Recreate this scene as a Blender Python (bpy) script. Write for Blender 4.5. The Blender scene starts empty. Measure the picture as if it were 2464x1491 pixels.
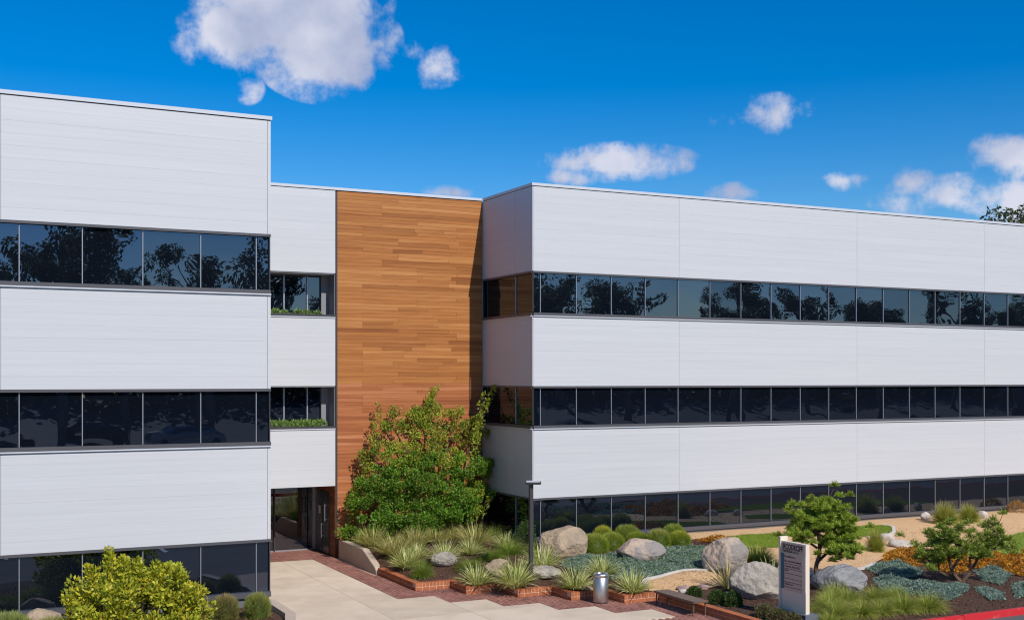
import bpy, bmesh, math, random
import numpy as np
from mathutils import Vector, noise, geometry

S = bpy.context.scene
COL = S.collection
R = math.radians
rng = np.random.default_rng(11)
random.seed(5)

# ------------------------------------------------------------------ camera
cam_d = bpy.data.cameras.new('camera')
cam = bpy.data.objects.new('camera', cam_d)
COL.objects.link(cam)
cam.location = (0, 0, 6.04)
cam.rotation_euler = (R(90), 0, R(-26.54))
cam_d.sensor_width = 36
cam_d.lens = 41.30
cam_d.shift_y = 0.0672
cam_d.clip_start = 0.3
cam_d.clip_end = 3000
S.camera = cam

# ------------------------------------------------------------------ world: sky and clouds
SUN_EL = 41.5
SUN_AZ = 172.1            # clockwise from +Y
world = bpy.data.worlds.new('World')
S.world = world
world.use_nodes = True
wt = world.node_tree
wt.nodes.clear()


def wn(kind, **kw):
    n = wt.nodes.new(kind)
    for k, v in kw.items():
        setattr(n, k, v)
    return n


def wl(a, b):
    wt.links.new(a, b)


sky = wn('ShaderNodeTexSky', sky_type='NISHITA')
sky.sun_disc = False
sky.sun_elevation = R(SUN_EL)
sky.sun_rotation = R(SUN_AZ)
sky.altitude = 200
sky.air_density = 1.0
sky.dust_density = 0.3
sky.ozone_density = 4.0
hsv = wn('ShaderNodeHueSaturation')
hsv.inputs['Hue'].default_value = 0.507
hsv.inputs['Saturation'].default_value = 1.52
hsv.inputs['Value'].default_value = 1.12
wl(sky.outputs[0], hsv.inputs['Color'])
tc = wn('ShaderNodeTexCoord')
nz = wn('ShaderNodeTexNoise')
nz.inputs['Scale'].default_value = 24
nz.inputs['Detail'].default_value = 9
nz.inputs['Roughness'].default_value = 0.6
nz.inputs['Distortion'].default_value = 0.1
wl(tc.outputs['Generated'], nz.inputs['Vector'])
FPX = 2827.0
TH = math.atan2(5659, 2827)
VV = Vector((math.cos(TH), math.sin(TH), 0))
RV = Vector((math.sin(TH), -math.cos(TH), 0))
# each cloud: bearing (deg right of the view axis), elevation, half width, half height (deg), strength
def pxc(x, y, w, h, s):
    b = math.atan((x - 1232) / FPX)
    e = math.atan((911 - y) / math.hypot(FPX, x - 1232))
    return (math.degrees(b), math.degrees(e), math.degrees(w / FPX), math.degrees(h / FPX), s)
clouds = [pxc(*c) for c in [
    (690, -10, 250, 180, 2.3), (765, 120, 160, 125, 2.1), (575, 70, 130, 115, 1.9), (815, 80, 100, 140, 1.9),
    (455, 75, 50, 80, .60), (915, 105, 60, 85, .66),
    (1040, 150, 95, 66, .66), (597, 210, 42, 44, .5), (1845, 282, 140, 60, .64), (1490, 390, 205, 52, 1.0),
    (1360, 430, 85, 30, .95), (1775, 464, 95, 30, .66), (2028, 434, 75, 30, .85), (2300, 482, 200, 66, .95),
    (2200, 445, 70, 50, .9), (2450, 365, 110, 70, 1.3), (2450, 485, 120, 60, 1.05), (1100, 466, 110, 28, 1.0)]]
clouds += [(-60, 14, 9, 3, .9), (-95, 20, 10, 5, .9), (-130, 11, 8, 3, .8), (165, 16, 6, 2.5, .7), (120, 12, 9, 3, .8),
           (85, 18, 9, 4, .9), (60, 11, 8, 2.5, .8), (140, 30, 10, 6, .9), (-160, 27, 9, 5, .8), (40, 30, 8, 5, .8), (-40, 38, 8, 5, .8)]
prev = None
for (b, e, w, h, s) in clouds:
    bearing = R(90) - R(26.54) - R(b)          # world angle of the direction from +X
    ce = math.cos(R(e))
    c = Vector((ce * math.cos(bearing), ce * math.sin(bearing), math.sin(R(e))))
    mp = wn('ShaderNodeMapping', vector_type='TEXTURE')
    mp.inputs['Location'].default_value = c
    mp.inputs['Rotation'].default_value = (0, -R(e), bearing)
    mp.inputs['Scale'].default_value = (0.4, R(w), R(h))
    wl(tc.outputs['Generated'], mp.inputs['Vector'])
    ln = wn('ShaderNodeVectorMath', operation='LENGTH')
    wl(mp.outputs[0], ln.inputs[0])
    ma = wn('ShaderNodeMath', operation='MULTIPLY_ADD')
    wl(ln.outputs['Value'], ma.inputs[0])
    ma.inputs[1].default_value = -s
    ma.inputs[2].default_value = s
    if prev is None:
        prev = ma
    else:
        mx = wn('ShaderNodeMath', operation='MAXIMUM')
        wl(prev.outputs[0], mx.inputs[0])
        wl(ma.outputs[0], mx.inputs[1])
        prev = mx
nm = wn('ShaderNodeMath', operation='MULTIPLY_ADD')
wl(nz.outputs['Fac'], nm.inputs[0])
nm.inputs[1].default_value = 3.0
nm.inputs[2].default_value = -1.52
ad = wn('ShaderNodeMath', operation='ADD')
wl(prev.outputs[0], ad.inputs[0])
wl(nm.outputs[0], ad.inputs[1])
gt = wn('ShaderNodeMapRange', interpolation_type='SMOOTHSTEP')
gt.inputs['From Min'].default_value = 0.0
gt.inputs['From Max'].default_value = 0.1
wl(prev.outputs[0], gt.inputs['Value'])
dens = wn('ShaderNodeMapRange', interpolation_type='SMOOTHSTEP')
dens.inputs['From Min'].default_value = 0.12
dens.inputs['From Max'].default_value = 0.95
dens.inputs['To Max'].default_value = 0.93
wl(ad.outputs[0], dens.inputs['Value'])
dm = wn('ShaderNodeMath', operation='MULTIPLY')
wl(dens.outputs[0], dm.inputs[0])
wl(gt.outputs[0], dm.inputs[1])
nz2 = wn('ShaderNodeTexNoise')
nz2.inputs['Scale'].default_value = 11
nz2.inputs['Detail'].default_value = 5
wl(tc.outputs['Generated'], nz2.inputs['Vector'])
cr = wn('ShaderNodeValToRGB')
cr.color_ramp.elements[0].position = .40
cr.color_ramp.elements[0].color = (3.9, 4.4, 6.1, 1)
cr.color_ramp.elements[1].position = .60
cr.color_ramp.elements[1].color = (6.9, 7.0, 8.0, 1)
wl(nz2.outputs['Fac'], cr.inputs[0])
mixc = wn('ShaderNodeMix', data_type='RGBA')
wl(dm.outputs[0], mixc.inputs['Factor'])
wl(hsv.outputs[0], mixc.inputs['A'])
wl(cr.outputs[0], mixc.inputs['B'])
bg = wn('ShaderNodeBackground')
bg.inputs['Strength'].default_value = 0.092
wl(mixc.outputs['Result'], bg.inputs['Color'])
wo = wn('ShaderNodeOutputWorld')
wl(bg.outputs[0], wo.inputs['Surface'])

# ------------------------------------------------------------------ sun and exposure
sd = bpy.data.lights.new('sun', 'SUN')
sd.energy = 3.85
sd.angle = R(0.5)
sd.color = (1.0, 0.955, 0.885)
sun = bpy.data.objects.new('sun', sd)
COL.objects.link(sun)
ce = math.cos(R(SUN_EL))
to_sun = Vector((ce * math.sin(R(SUN_AZ)), ce * math.cos(R(SUN_AZ)), math.sin(R(SUN_EL))))
sun.rotation_euler = to_sun.to_track_quat('Z', 'Y').to_euler()
sun.location = (20, -40, 60)
S.view_settings.view_transform = 'Standard'
S.view_settings.look = 'None'
S.view_settings.exposure = 0.2
S.view_settings.gamma = 1.0
S.view_settings.use_curve_mapping = False
S.cycles.filter_width = 1.15
S.cycles.max_bounces = 6
S.cycles.transparent_max_bounces = 6


# ------------------------------------------------------------------ materials
def M(name, col, rough=.6, metal=0.0, col2=None, scale=3.0, detail=5, stretch=(1, 1, 1), lo=.35, hi=.65,
      bump=0.0, bscale=20.0, bdist=.02, rand=0.0, attr=False, transl=0.0, spec=.5, ior=1.45, island=0.0, ramp=None, coat=0.0):
    m = bpy.data.materials.new(name)
    m.use_nodes = True
    t = m.node_tree
    t.nodes.clear()
    N = t.nodes.new
    L = t.links.new
    tcn = N('ShaderNodeTexCoord')
    vec = tcn.outputs['Object']
    oi = N('ShaderNodeObjectInfo')
    if rand or ramp:
        sc = N('ShaderNodeVectorMath')
        sc.operation = 'ADD'
        mu = N('ShaderNodeMath')
        mu.operation = 'MULTIPLY'
        mu.inputs[1].default_value = 97.0
        L(oi.outputs['Random'], mu.inputs[0])
        L(vec, sc.inputs[0])
        L(mu.outputs[0], sc.inputs[1])
        vec = sc.outputs[0]
    mp = N('ShaderNodeMapping')
    mp.inputs['Scale'].default_value = stretch
    L(vec, mp.inputs['Vector'])
    if attr:
        a = N('ShaderNodeAttribute')
        a.attribute_name = 'Col'
        c = a.outputs['Color']
    elif ramp:
        rp = N('ShaderNodeValToRGB')
        el = rp.color_ramp.elements
        while len(el) < len(ramp):
            el.new(.5)
        for i, q in enumerate(ramp):
            el[i].position = i / (len(ramp) - 1)
            el[i].color = (*q, 1)
        L(oi.outputs['Random'], rp.inputs[0])
        c = rp.outputs[0]
    else:
        r_ = N('ShaderNodeRGB')
        r_.outputs[0].default_value = (*col, 1)
        c = r_.outputs[0]
    if col2 is not None:
        n = N('ShaderNodeTexNoise')
        n.inputs['Scale'].default_value = scale
        n.inputs['Detail'].default_value = detail
        n.inputs['Roughness'].default_value = .62
        L(mp.outputs[0], n.inputs['Vector'])
        mr = N('ShaderNodeMapRange')
        mr.inputs['From Min'].default_value = lo
        mr.inputs['From Max'].default_value = hi
        L(n.outputs['Fac'], mr.inputs['Value'])
        mx = N('ShaderNodeMix')
        mx.data_type = 'RGBA'
        if attr or ramp:
            mx.blend_type = 'MULTIPLY'
            mx.inputs['B'].default_value = (*col2, 1)
        else:
            mx.inputs['B'].default_value = (*col2, 1)
        L(mr.outputs[0], mx.inputs['Factor'])
        L(c, mx.inputs['A'])
        c = mx.outputs['Result']
    if rand or island:
        h = N('ShaderNodeHueSaturation')
        mr = N('ShaderNodeMapRange')
        k = rand or island
        mr.inputs['To Min'].default_value = 1 - k
        mr.inputs['To Max'].default_value = 1 + k
        if rand:
            L(oi.outputs['Random'], mr.inputs['Value'])
        else:
            ge = N('ShaderNodeNewGeometry')
            L(ge.outputs['Random Per Island'], mr.inputs['Value'])
        L(mr.outputs[0], h.inputs['Value'])
        L(c, h.inputs['Color'])
        c = h.outputs[0]
    p = N('ShaderNodeBsdfPrincipled')
    p.inputs['Roughness'].default_value = rough
    p.inputs['Metallic'].default_value = metal
    p.inputs['Specular IOR Level'].default_value = spec
    p.inputs['IOR'].default_value = ior
    p.inputs['Coat Weight'].default_value = coat
    L(c, p.inputs['Base Color'])
    if bump:
        bn = N('ShaderNodeTexNoise')
        bn.inputs['Scale'].default_value = bscale
        bn.inputs['Detail'].default_value = 5
        L(mp.outputs[0], bn.inputs['Vector'])
        bp = N('ShaderNodeBump')
        bp.inputs['Strength'].default_value = bump
        bp.inputs['Distance'].default_value = bdist
        L(bn.outputs['Fac'], bp.inputs['Height'])
        L(bp.outputs[0], p.inputs['Normal'])
    out = N('ShaderNodeOutputMaterial')
    sh = p.outputs[0]
    if transl:
        tr = N('ShaderNodeBsdfTranslucent')
        L(c, tr.inputs['Color'])
        ms = N('ShaderNodeMixShader')
        ms.inputs[0].default_value = transl
        L(sh, ms.inputs[1])
        L(tr.outputs[0], ms.inputs[2])
        sh = ms.outputs[0]
    L(sh, out.inputs['Surface'])
    return m


WHITE = M('white_cladding', (.553, .555, .562), .5, col2=(.522, .524, .535), scale=2.2, stretch=(.12, 1, 8), rand=.012, bump=.03, bscale=6)
WHITE_BACK = M('white_backing', (.55, .55, .57), .6)
COPING = M('coping_metal', (.53, .55, .585), .4, metal=.0)
DARK = M('dark_frame', (.045, .042, .045), .45)
SILLM = M('sill_metal', (.085, .082, .088), .4)
ALU = M('aluminium', (.42, .42, .44), .4, metal=.6)
CORE = M('core_dark', (.02, .02, .022), .7)
JAMB = M('jamb_grey', (.23, .23, .25), .5)
WR = [(.33, .117, .031), (.45, .174, .046), (.41, .152, .039), (.51, .215, .064), (.44, .168, .043), (.29, .10, .027), (.48, .193, .053), (.40, .148, .038), (.53, .23, .071), (.38, .136, .035)]
WR = [(r_ * .95, g_ * .98, b_ * 1.06) for r_, g_, b_ in WR]
WOOD = M('cedar_plank', (.4, .2, .06), .55, spec=.25, ramp=WR,
         col2=(.66, .54, .45), scale=2.2, detail=7, stretch=(.22, 4, 9), lo=.44, hi=.74, bump=.12, bscale=4)
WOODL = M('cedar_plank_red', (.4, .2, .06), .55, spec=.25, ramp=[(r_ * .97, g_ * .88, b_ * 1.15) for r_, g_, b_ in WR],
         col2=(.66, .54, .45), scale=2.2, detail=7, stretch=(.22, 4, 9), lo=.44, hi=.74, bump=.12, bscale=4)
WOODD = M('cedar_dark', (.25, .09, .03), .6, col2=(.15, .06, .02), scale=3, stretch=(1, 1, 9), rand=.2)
BRICK = M('brick', (.42, .135, .05), .8, col2=(.36, .105, .04), scale=9, rand=.13, bump=.2, bscale=40)
BRICKS = M('brick_stuff', (.42, .135, .05), .8, island=.14)
MORTAR = M('mortar', (.62, .46, .33), .9)
PAVER = M('brick_paver', (.25, .105, .078), .75, col2=(.33, .15, .115), scale=.9, island=.2)
PAVBASE = M('paver_mortar', (.52, .37, .28), .9)
CONC = M('concrete_slab', (.64, .525, .395), .85, col2=(.47, .375, .27), scale=.7, detail=11, lo=.42, hi=.78, bump=.12, bscale=60, rand=.03)
WALLC = M('concrete_wall', (.50, .40, .31), .85, col2=(.44, .35, .27), scale=1.2, detail=8, bump=.1, bscale=40)
EDGE = M('concrete_edging', (.60, .57, .52), .85, col2=(.5, .47, .42), scale=6)
SOIL = M('mulch_soil', (.058, .026, .014), .95, col2=(.098, .046, .026), scale=26, detail=8, bump=1.0, bscale=55)
CHIPS = M('mulch_chip', (.1, .05, .03), .9, attr=True)
SANDM = M('sand', (.62, .39, .20), .95, col2=(.52, .31, .15), scale=3.2, detail=9, lo=.4, hi=.75, bump=.6, bscale=32)
LAWNB = M('lawn_base', (.16, .23, .03), .95, col2=(.22, .27, .05), scale=3)
ASPH = M('asphalt', (.085, .083, .083), .9, col2=(.115, .11, .105), scale=.6, bump=.2, bscale=90)
EARTH = M('dry_earth', (.16, .14, .09), .95, col2=(.10, .10, .05), scale=.05)
PAINT = M('road_paint', (.75, .75, .72), .7)
RED = M('red_kerb_paint', (.56, .022, .028), .55, col2=(.62, .16, .14), scale=2.5, detail=9, lo=.55, hi=.72, bump=.1, bscale=60)
ROCKT = M('tan_rock', (.44, .325, .215), .9, col2=(.24, .185, .135), scale=1.6, detail=9, lo=.4, hi=.68, bump=.9, bscale=5, bdist=.12)
ROCKG = M('grey_rock', (.40, .35, .285), .9, col2=(.19, .165, .14), scale=2.2, detail=9, lo=.42, hi=.7, bump=.9, bscale=5, bdist=.12)
ROCKS = M('slate_rock', (.345, .335, .315), .9, col2=(.19, .185, .18), scale=2.2, detail=9, stretch=(1, 3, 1.5), bump=.9, bscale=5, bdist=.12)
ROCK2 = M('two_tone_rock', (.47, .355, .265), .9, col2=(.27, .24, .215), scale=1.0, detail=6, lo=.46, hi=.56, bump=.9, bscale=5, bdist=.12)
ROCKW = M('white_rock', (.58, .52, .45), .9, col2=(.42, .35, .29), scale=4, bump=.4, bscale=12)
ROCKR = M('red_rock', (.25, .16, .14), .9, col2=(.36, .27, .25), scale=8, bump=.7, bscale=20)
LEAF = M('leaf', (.1, .2, .03), .45, attr=True, transl=.36, spec=.4)
BLADE = M('grass_blade', (.1, .2, .03), .5, attr=True, transl=.35, spec=.35)
NEEDLE = M('needle', (.1, .2, .03), .6, attr=True, transl=.15, spec=.3)
BARK = M('bark', (.16, .095, .06), .9, col2=(.09, .055, .035), scale=10, stretch=(1, 1, .3), bump=.7, bscale=22)
BARKE = M('eucalyptus_bark', (.22, .18, .14), .9, col2=(.12, .1, .08), scale=2, stretch=(1, 1, .2), bump=.4, bscale=6)
STEEL = M('brushed_steel', (.62, .585, .55), .40, metal=1.0, col2=(.54, .51, .48), scale=30, stretch=(1, 1, .04))
BLACK = M('black_hole', (.01, .01, .012), .6)
BENCHM = M('bench_brown', (.12, .072, .046), .5, col2=(.155, .10, .07), scale=14, stretch=(.3, 3, 1), rand=.08)
POST = M('lamp_dark', (.05, .048, .05), .4)
LENS = M('lamp_lens', (.55, .56, .57), .3)
SIGNW = M('sign_white', (.76, .65, .52), .5)
SIGNG = M('sign_grey', (.58, .48, .385), .5)
SIGNP = M('sign_panel', (.62, .48, .37), .5)
SIGNS = M('sign_strip', (.72, .60, .48), .5)
TEAL = M('sign_teal', (.045, .155, .205), .5)
INK = M('sign_ink', (.025, .022, .022), .6)
INK2 = M('sign_ink_brown', (.10, .065, .06), .6)
BASEM = M('sign_base', (.12, .135, .155), .6)
NOTICE = M('notice_white', (.8, .8, .8), .5)
DOORM = M('door_dark', (.012, .015, .02), .25)
CARP = [M('car_paint_dark', (.02, .022, .03), .3, coat=.6), M('car_paint_silver', (.45, .46, .48), .3, metal=.5, coat=.5), M('car_paint_white', (.7, .7, .7), .3, coat=.5)]
TYRE = M('tyre', (.015, .015, .015), .8)


def glass(name, tint, wav, ior):
    m = bpy.data.materials.new(name)
    m.use_nodes = True
    t = m.node_tree
    p = t.nodes['Principled BSDF']
    p.inputs['Base Color'].default_value = (.004, .006, .010, 1)
    p.inputs['Roughness'].default_value = .3
    p.inputs['Specular IOR Level'].default_value = 0
    gl = t.nodes.new('ShaderNodeBsdfGlossy')
    gl.inputs['Roughness'].default_value = .006
    gl.inputs['Color'].default_value = (*tint, 1)
    ms = t.nodes.new('ShaderNodeMixShader')
    mrg = t.nodes.new('ShaderNodeMapRange')
    mrg.inputs['To Min'].default_value = ior * .82
    mrg.inputs['To Max'].default_value = ior * 1.18
    oi = t.nodes.new('ShaderNodeObjectInfo')
    t.links.new(oi.outputs['Random'], mrg.inputs['Value'])
    t.links.new(mrg.outputs[0], ms.inputs[0])
    t.links.new(p.outputs[0], ms.inputs[1])
    t.links.new(gl.outputs[0], ms.inputs[2])
    t.links.new(ms.outputs[0], t.nodes['Material Output'].inputs['Surface'])
    tcn = t.nodes.new('ShaderNodeTexCoord')
    n = t.nodes.new('ShaderNodeTexNoise')
    n.inputs['Scale'].default_value = .9
    n.inputs['Detail'].default_value = 1
    b = t.nodes.new('ShaderNodeBump')
    b.inputs['Strength'].default_value = wav
    b.inputs['Distance'].default_value = .02
    mu = t.nodes.new('ShaderNodeMath')
    mu.operation = 'MULTIPLY'
    mu.inputs[1].default_value = 31
    va = t.nodes.new('ShaderNodeVectorMath')
    t.links.new(oi.outputs['Random'], mu.inputs[0])
    t.links.new(tcn.outputs['Object'], va.inputs[0])
    t.links.new(mu.outputs[0], va.inputs[1])
    t.links.new(va.outputs[0], n.inputs['Vector'])
    t.links.new(n.outputs['Fac'], b.inputs['Height'])
    t.links.new(b.outputs[0], gl.inputs['Normal'])
    return m


GLASS = glass('tinted_glass', (.56, .70, .95), .22, .155)
GLASSE = glass('entrance_glass', (.9, .95, 1.0), .05, .16)


# ------------------------------------------------------------------ mesh helpers
def mk(name, V, F, mat, col=None, smooth=False):
    V = np.asarray(V, dtype=np.float32).reshape(-1, 3)
    Fs = F if isinstance(F, list) else [F]
    Fs = [np.asarray(f, dtype=np.int32) for f in Fs if len(f)]
    me = bpy.data.meshes.new(name)
    me.vertices.add(len(V))
    me.vertices.foreach_set('co', V.ravel())
    nl = sum(f.size for f in Fs)
    nf = sum(len(f) for f in Fs)
    me.loops.add(nl)
    me.loops.foreach_set('vertex_index', np.concatenate([f.ravel() for f in Fs]))
    me.polygons.add(nf)
    tot = np.concatenate([np.full(len(f), f.shape[1], dtype=np.int32) for f in Fs])
    st = np.concatenate([[0], np.cumsum(tot)[:-1]]).astype(np.int32)
    me.polygons.foreach_set('loop_start', st)
    me.polygons.foreach_set('loop_total', tot)
    me.polygons.foreach_set('use_smooth', np.full(nf, bool(smooth)))
    if col is not None:
        a = me.color_attributes.new('Col', 'FLOAT_COLOR', 'POINT')
        c = np.ones((len(V), 4), dtype=np.float32)
        c[:, :3] = np.clip(col, 0, 1)
        a.data.foreach_set('color', c.ravel())
    me.update(calc_edges=True)
    for q in (mat if isinstance(mat, (list, tuple)) else [mat]):
        me.materials.append(q)
    return me


WLOC = {}


def ob(name, me, parent=None, loc=(0, 0, 0), rot=None):
    """loc is a world position; parents are never rotated, so a child is simply offset from its parent."""
    o = bpy.data.objects.new(name, me)
    COL.objects.link(o)
    l = Vector(loc)
    if parent is not None:
        o.parent = parent
        o.location = l - WLOC[parent.name]
    else:
        o.location = l
    WLOC[o.name] = l
    if rot:
        o.rotation_euler = rot
    return o


def empty(name, loc):
    o = ob(name, None, None, loc)
    o.empty_display_size = .3
    return o


def tag(o, label, cat=None, group=None, kind=None):
    if label:
        o['label'] = label
    if cat:
        o['category'] = cat
    if group:
        o['group'] = group
    if kind or label:
        o['kind'] = kind or 'thing'
    return o


def box_arrays(x0, x1, y0, y1, z0, z1):
    V = np.array([[x0, y0, z0], [x1, y0, z0], [x1, y1, z0], [x0, y1, z0], [x0, y0, z1], [x1, y0, z1], [x1, y1, z1], [x0, y1, z1]], float)
    F = np.array([[3, 2, 1, 0], [4, 5, 6, 7], [0, 1, 5, 4], [1, 2, 6, 5], [2, 3, 7, 6], [3, 0, 4, 7]])
    return V, F


class MB:
    def __init__(s):
        s.V, s.F, s.C, s.n = [], {}, [], 0

    def add(s, V, F, c=None):
        V = np.asarray(V, float).reshape(-1, 3)
        F = np.asarray(F)
        s.V.append(V)
        s.F.setdefault(F.shape[1], []).append(F + s.n)
        if c is not None:
            s.C.append(np.broadcast_to(np.asarray(c, float), (len(V), 3)))
        s.n += len(V)
        return s

    def box(s, *a):
        return s.add(*box_arrays(*a))

    def mesh(s, name, mat, smooth=False):
        return mk(name, np.concatenate(s.V), [np.concatenate(f) for f in s.F.values()], mat,
                  np.concatenate(s.C) if s.C else None, smooth)

    def build(s, name, mat, parent=None, smooth=False, loc=None):
        """vertices are in world space; the object sits at loc (default the parent's place)."""
        l = Vector(loc) if loc is not None else (WLOC[parent.name] if parent is not None else Vector((0, 0, 0)))
        V = np.concatenate(s.V) - np.array(l)
        me = mk(name, V, [np.concatenate(f) for f in s.F.values()], mat, np.concatenate(s.C) if s.C else None, smooth)
        return ob(name, me, parent, l)


def bevel_block(w, d, h, c, mat, name='block', cache={}):
    """block w (x) by d (y) by h (z), centred, every edge of the -y face chamfered."""
    k = (round(w, 3), round(d, 3), round(h, 3), c, mat.name)
    if k in cache:
        return cache[k]
    x, y, z = w / 2, d / 2, h / 2
    V = [[-x, y, -z], [x, y, -z], [x, y, z], [-x, y, z],
         [-x, -y + c, -z], [x, -y + c, -z], [x, -y + c, z], [-x, -y + c, z],
         [-x + c, -y, -z + c], [x - c, -y, -z + c], [x - c, -y, z - c], [-x + c, -y, z - c]]
    F = [[3, 2, 1, 0][::-1], [8, 9, 10, 11], [4, 5, 9, 8], [5, 6, 10, 9], [6, 7, 11, 10], [7, 4, 8, 11],
         [0, 1, 5, 4], [1, 2, 6, 5], [2, 3, 7, 6], [3, 0, 4, 7]]
    F[0] = [0, 3, 2, 1]
    cache[k] = mk(name, V, np.array(F), mat)
    return cache[k]


def nrm(a):
    return a / np.maximum(np.linalg.norm(a, axis=-1, keepdims=True), 1e-9)


def rand_dirs(n):
    return nrm(rng.normal(size=(n, 3)))


def leaf_arrays(C, D, L, W):
    """one folded diamond leaf per centre: base C, direction D, length L, width W."""
    n = len(C)
    L = np.broadcast_to(np.asarray(L, float), (n,))[:, None]
    W = np.broadcast_to(np.asarray(W, float), (n,))[:, None]
    Sd = nrm(np.cross(D, rand_dirs(n)))
    V = np.stack([C, C + D * L * .45 + Sd * W * .5, C + D * L, C + D * L * .45 - Sd * W * .5], 1).reshape(-1, 3)
    F = (np.arange(n)[:, None] * 4 + np.arange(4)[None]).astype(int)
    return V, F


def blade_arrays(n, r0, length, width, lean, droop, segs=3, lvar=.3, up=0.0, flat=1.0):
    """n arching blades from a tuft of radius r0 about the origin."""
    az = rng.uniform(0, 2 * np.pi, n)
    t0 = lean * np.sqrt(rng.uniform(0, 1, n)) + up
    dr = droop * rng.uniform(.5, 1.3, n) * (0.35 + t0)
    ln = length * (1 - lvar * rng.uniform(0, 1, n))
    br = r0 * np.sqrt(rng.uniform(0, 1, n))
    ba = az + rng.normal(0, .7, n)
    P = np.stack([br * np.cos(ba), br * np.sin(ba), np.zeros(n)], 1)
    side = np.stack([-np.sin(az), np.cos(az), np.zeros(n)], 1)
    tw = rng.normal(0, .5, n)[:, None]
    side = nrm(side + tw * np.array([[0, 0, .6]]))
    rows = []
    for s in range(segs + 1):
        t = s / segs
        w = width * (1 - t) ** .7 * (.6 + 1.6 * t * (1 - t)) if s < segs else 0.0
        w = max(w, width * .08)
        rows.append(np.stack([P - side * w / 2, P + side * w / 2], 1))
        th = t0 + dr * (t + .5 / segs)
        st = ln / segs
        P = P + np.stack([np.sin(th) * np.cos(az), np.sin(th) * np.sin(az), np.cos(th) * flat], 1) * st[:, None]
    V = np.stack(rows, 1).reshape(-1, 3)          # n, segs+1, 2
    k = (segs + 1) * 2
    q = np.array([[2 * s, 2 * s + 1, 2 * s + 3, 2 * s + 2] for s in range(segs)])
    F = (np.arange(n)[:, None, None] * k + q[None]).reshape(-1, 4)
    return V, F, k


def pick_cols(n, pal, var=.18):
    pal = np.asarray(pal, float)
    c = pal[rng.integers(0, len(pal), n)]
    return c * (1 + rng.uniform(-var, var, (n, 1)))


def tube_arrays(pts, rad, n=7):
    pts = np.asarray(pts, float)
    rad = np.broadcast_to(np.asarray(rad, float), (len(pts),))
    V = []
    for i, p in enumerate(pts):
        d = pts[min(i + 1, len(pts) - 1)] - pts[max(i - 1, 0)]
        d = d / max(np.linalg.norm(d), 1e-9)
        a = np.cross(d, [0.3, .9, .1] if abs(d[2]) > .5 else [0, 0, 1.])
        a /= max(np.linalg.norm(a), 1e-9)
        b = np.cross(d, a)
        ang = np.arange(n) / n * 2 * np.pi
        V.append(p + rad[i] * (np.cos(ang)[:, None] * a + np.sin(ang)[:, None] * b))
    V = np.concatenate(V)
    F = []
    for i in range(len(pts) - 1):
        for j in range(n):
            F.append([i * n + j, i * n + (j + 1) % n, (i + 1) * n + (j + 1) % n, (i + 1) * n + j])
    return V, np.array(F)


def lathe_arrays(prof, n=40):
    V, F = [], []
    for r, z in prof:
        a = np.arange(n) / n * 2 * np.pi
        V.append(np.stack([r * np.cos(a), r * np.sin(a), np.full(n, z)], 1))
    for i in range(len(prof) - 1):
        for j in range(n):
            F.append([i * n + j, i * n + (j + 1) % n, (i + 1) * n + (j + 1) % n, (i + 1) * n + j])
    return np.concatenate(V), np.array(F)


def sheet(name, poly, zf, mat, step=.4, parent=None, kind='structure', skirt=0):
    """a sheet over a polygon, triangulated with inner points, height zf(x, y)."""
    P = []
    for i, a in enumerate(poly):
        b = poly[(i + 1) % len(poly)]
        n = max(1, int(math.hypot(b[0] - a[0], b[1] - a[1]) / step))
        for k in range(n):
            P.append((a[0] + (b[0] - a[0]) * k / n, a[1] + (b[1] - a[1]) * k / n))
    nb = len(P)
    xs, ys = [p[0] for p in P], [p[1] for p in P]
    for x in np.arange(min(xs) + step * .5, max(xs), step):
        for y in np.arange(min(ys) + step * .5, max(ys), step):
            if inside(x, y, poly):
                P.append((x + random.uniform(-.1, .1) * step, y + random.uniform(-.1, .1) * step))
    vs, es, fs, *_ = geometry.delaunay_2d_cdt([Vector(p) for p in P], [(i, (i + 1) % nb) for i in range(nb)], [], 1, 1e-5)
    V = [(v.x, v.y, zf(v.x, v.y)) for v in vs]
    tri = []
    for f in fs:
        f = list(f)
        a, b, c = (vs[f[0]], vs[f[1]], vs[f[2]])
        if (b - a).cross(c - a) < 0:
            f = f[::-1]
        tri.append(f)
    me = mk(name, V, np.array(tri), mat, smooth=True)
    o = ob(name, me, parent)
    if kind:
        o['kind'] = kind
    return o


def inside(x, y, poly):
    r = False
    n = len(poly)
    for i in range(n):
        x1, y1 = poly[i]
        x2, y2 = poly[(i + 1) % n]
        if (y1 > y) != (y2 > y) and x < (x2 - x1) * (y - y1) / (y2 - y1) + x1:
            r = not r
    return r


def scatter(poly, n):
    xs, ys = [p[0] for p in poly], [p[1] for p in poly]
    out = []
    while len(out) < n:
        x, y = random.uniform(min(xs), max(xs)), random.uniform(min(ys), max(ys))
        if inside(x, y, poly):
            out.append((x, y))
    return np.array(out)


def ss(t):
    t = max(0.0, min(1.0, t))
    return t * t * (3 - 2 * t)


WALL = [(12.48, 34.24), (12.48, 31.14), (13.56, 31.14), (13.56, 30.04), (14.64, 30.04), (14.64, 28.96), (15.72, 28.96), (15.72, 27.88),
        (16.80, 27.88), (16.80, 26.88), (17.90, 26.88), (17.90, 21.35)]


def dseg(x, y, a, b):
    dx, dy = b[0] - a[0], b[1] - a[1]
    t = ((x - a[0]) * dx + (y - a[1]) * dy) / (dx * dx + dy * dy)
    t = max(0, min(1, t))
    return math.hypot(x - a[0] - t * dx, y - a[1] - t * dy)


HP = WALL + [(70, 21.35)]


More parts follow.
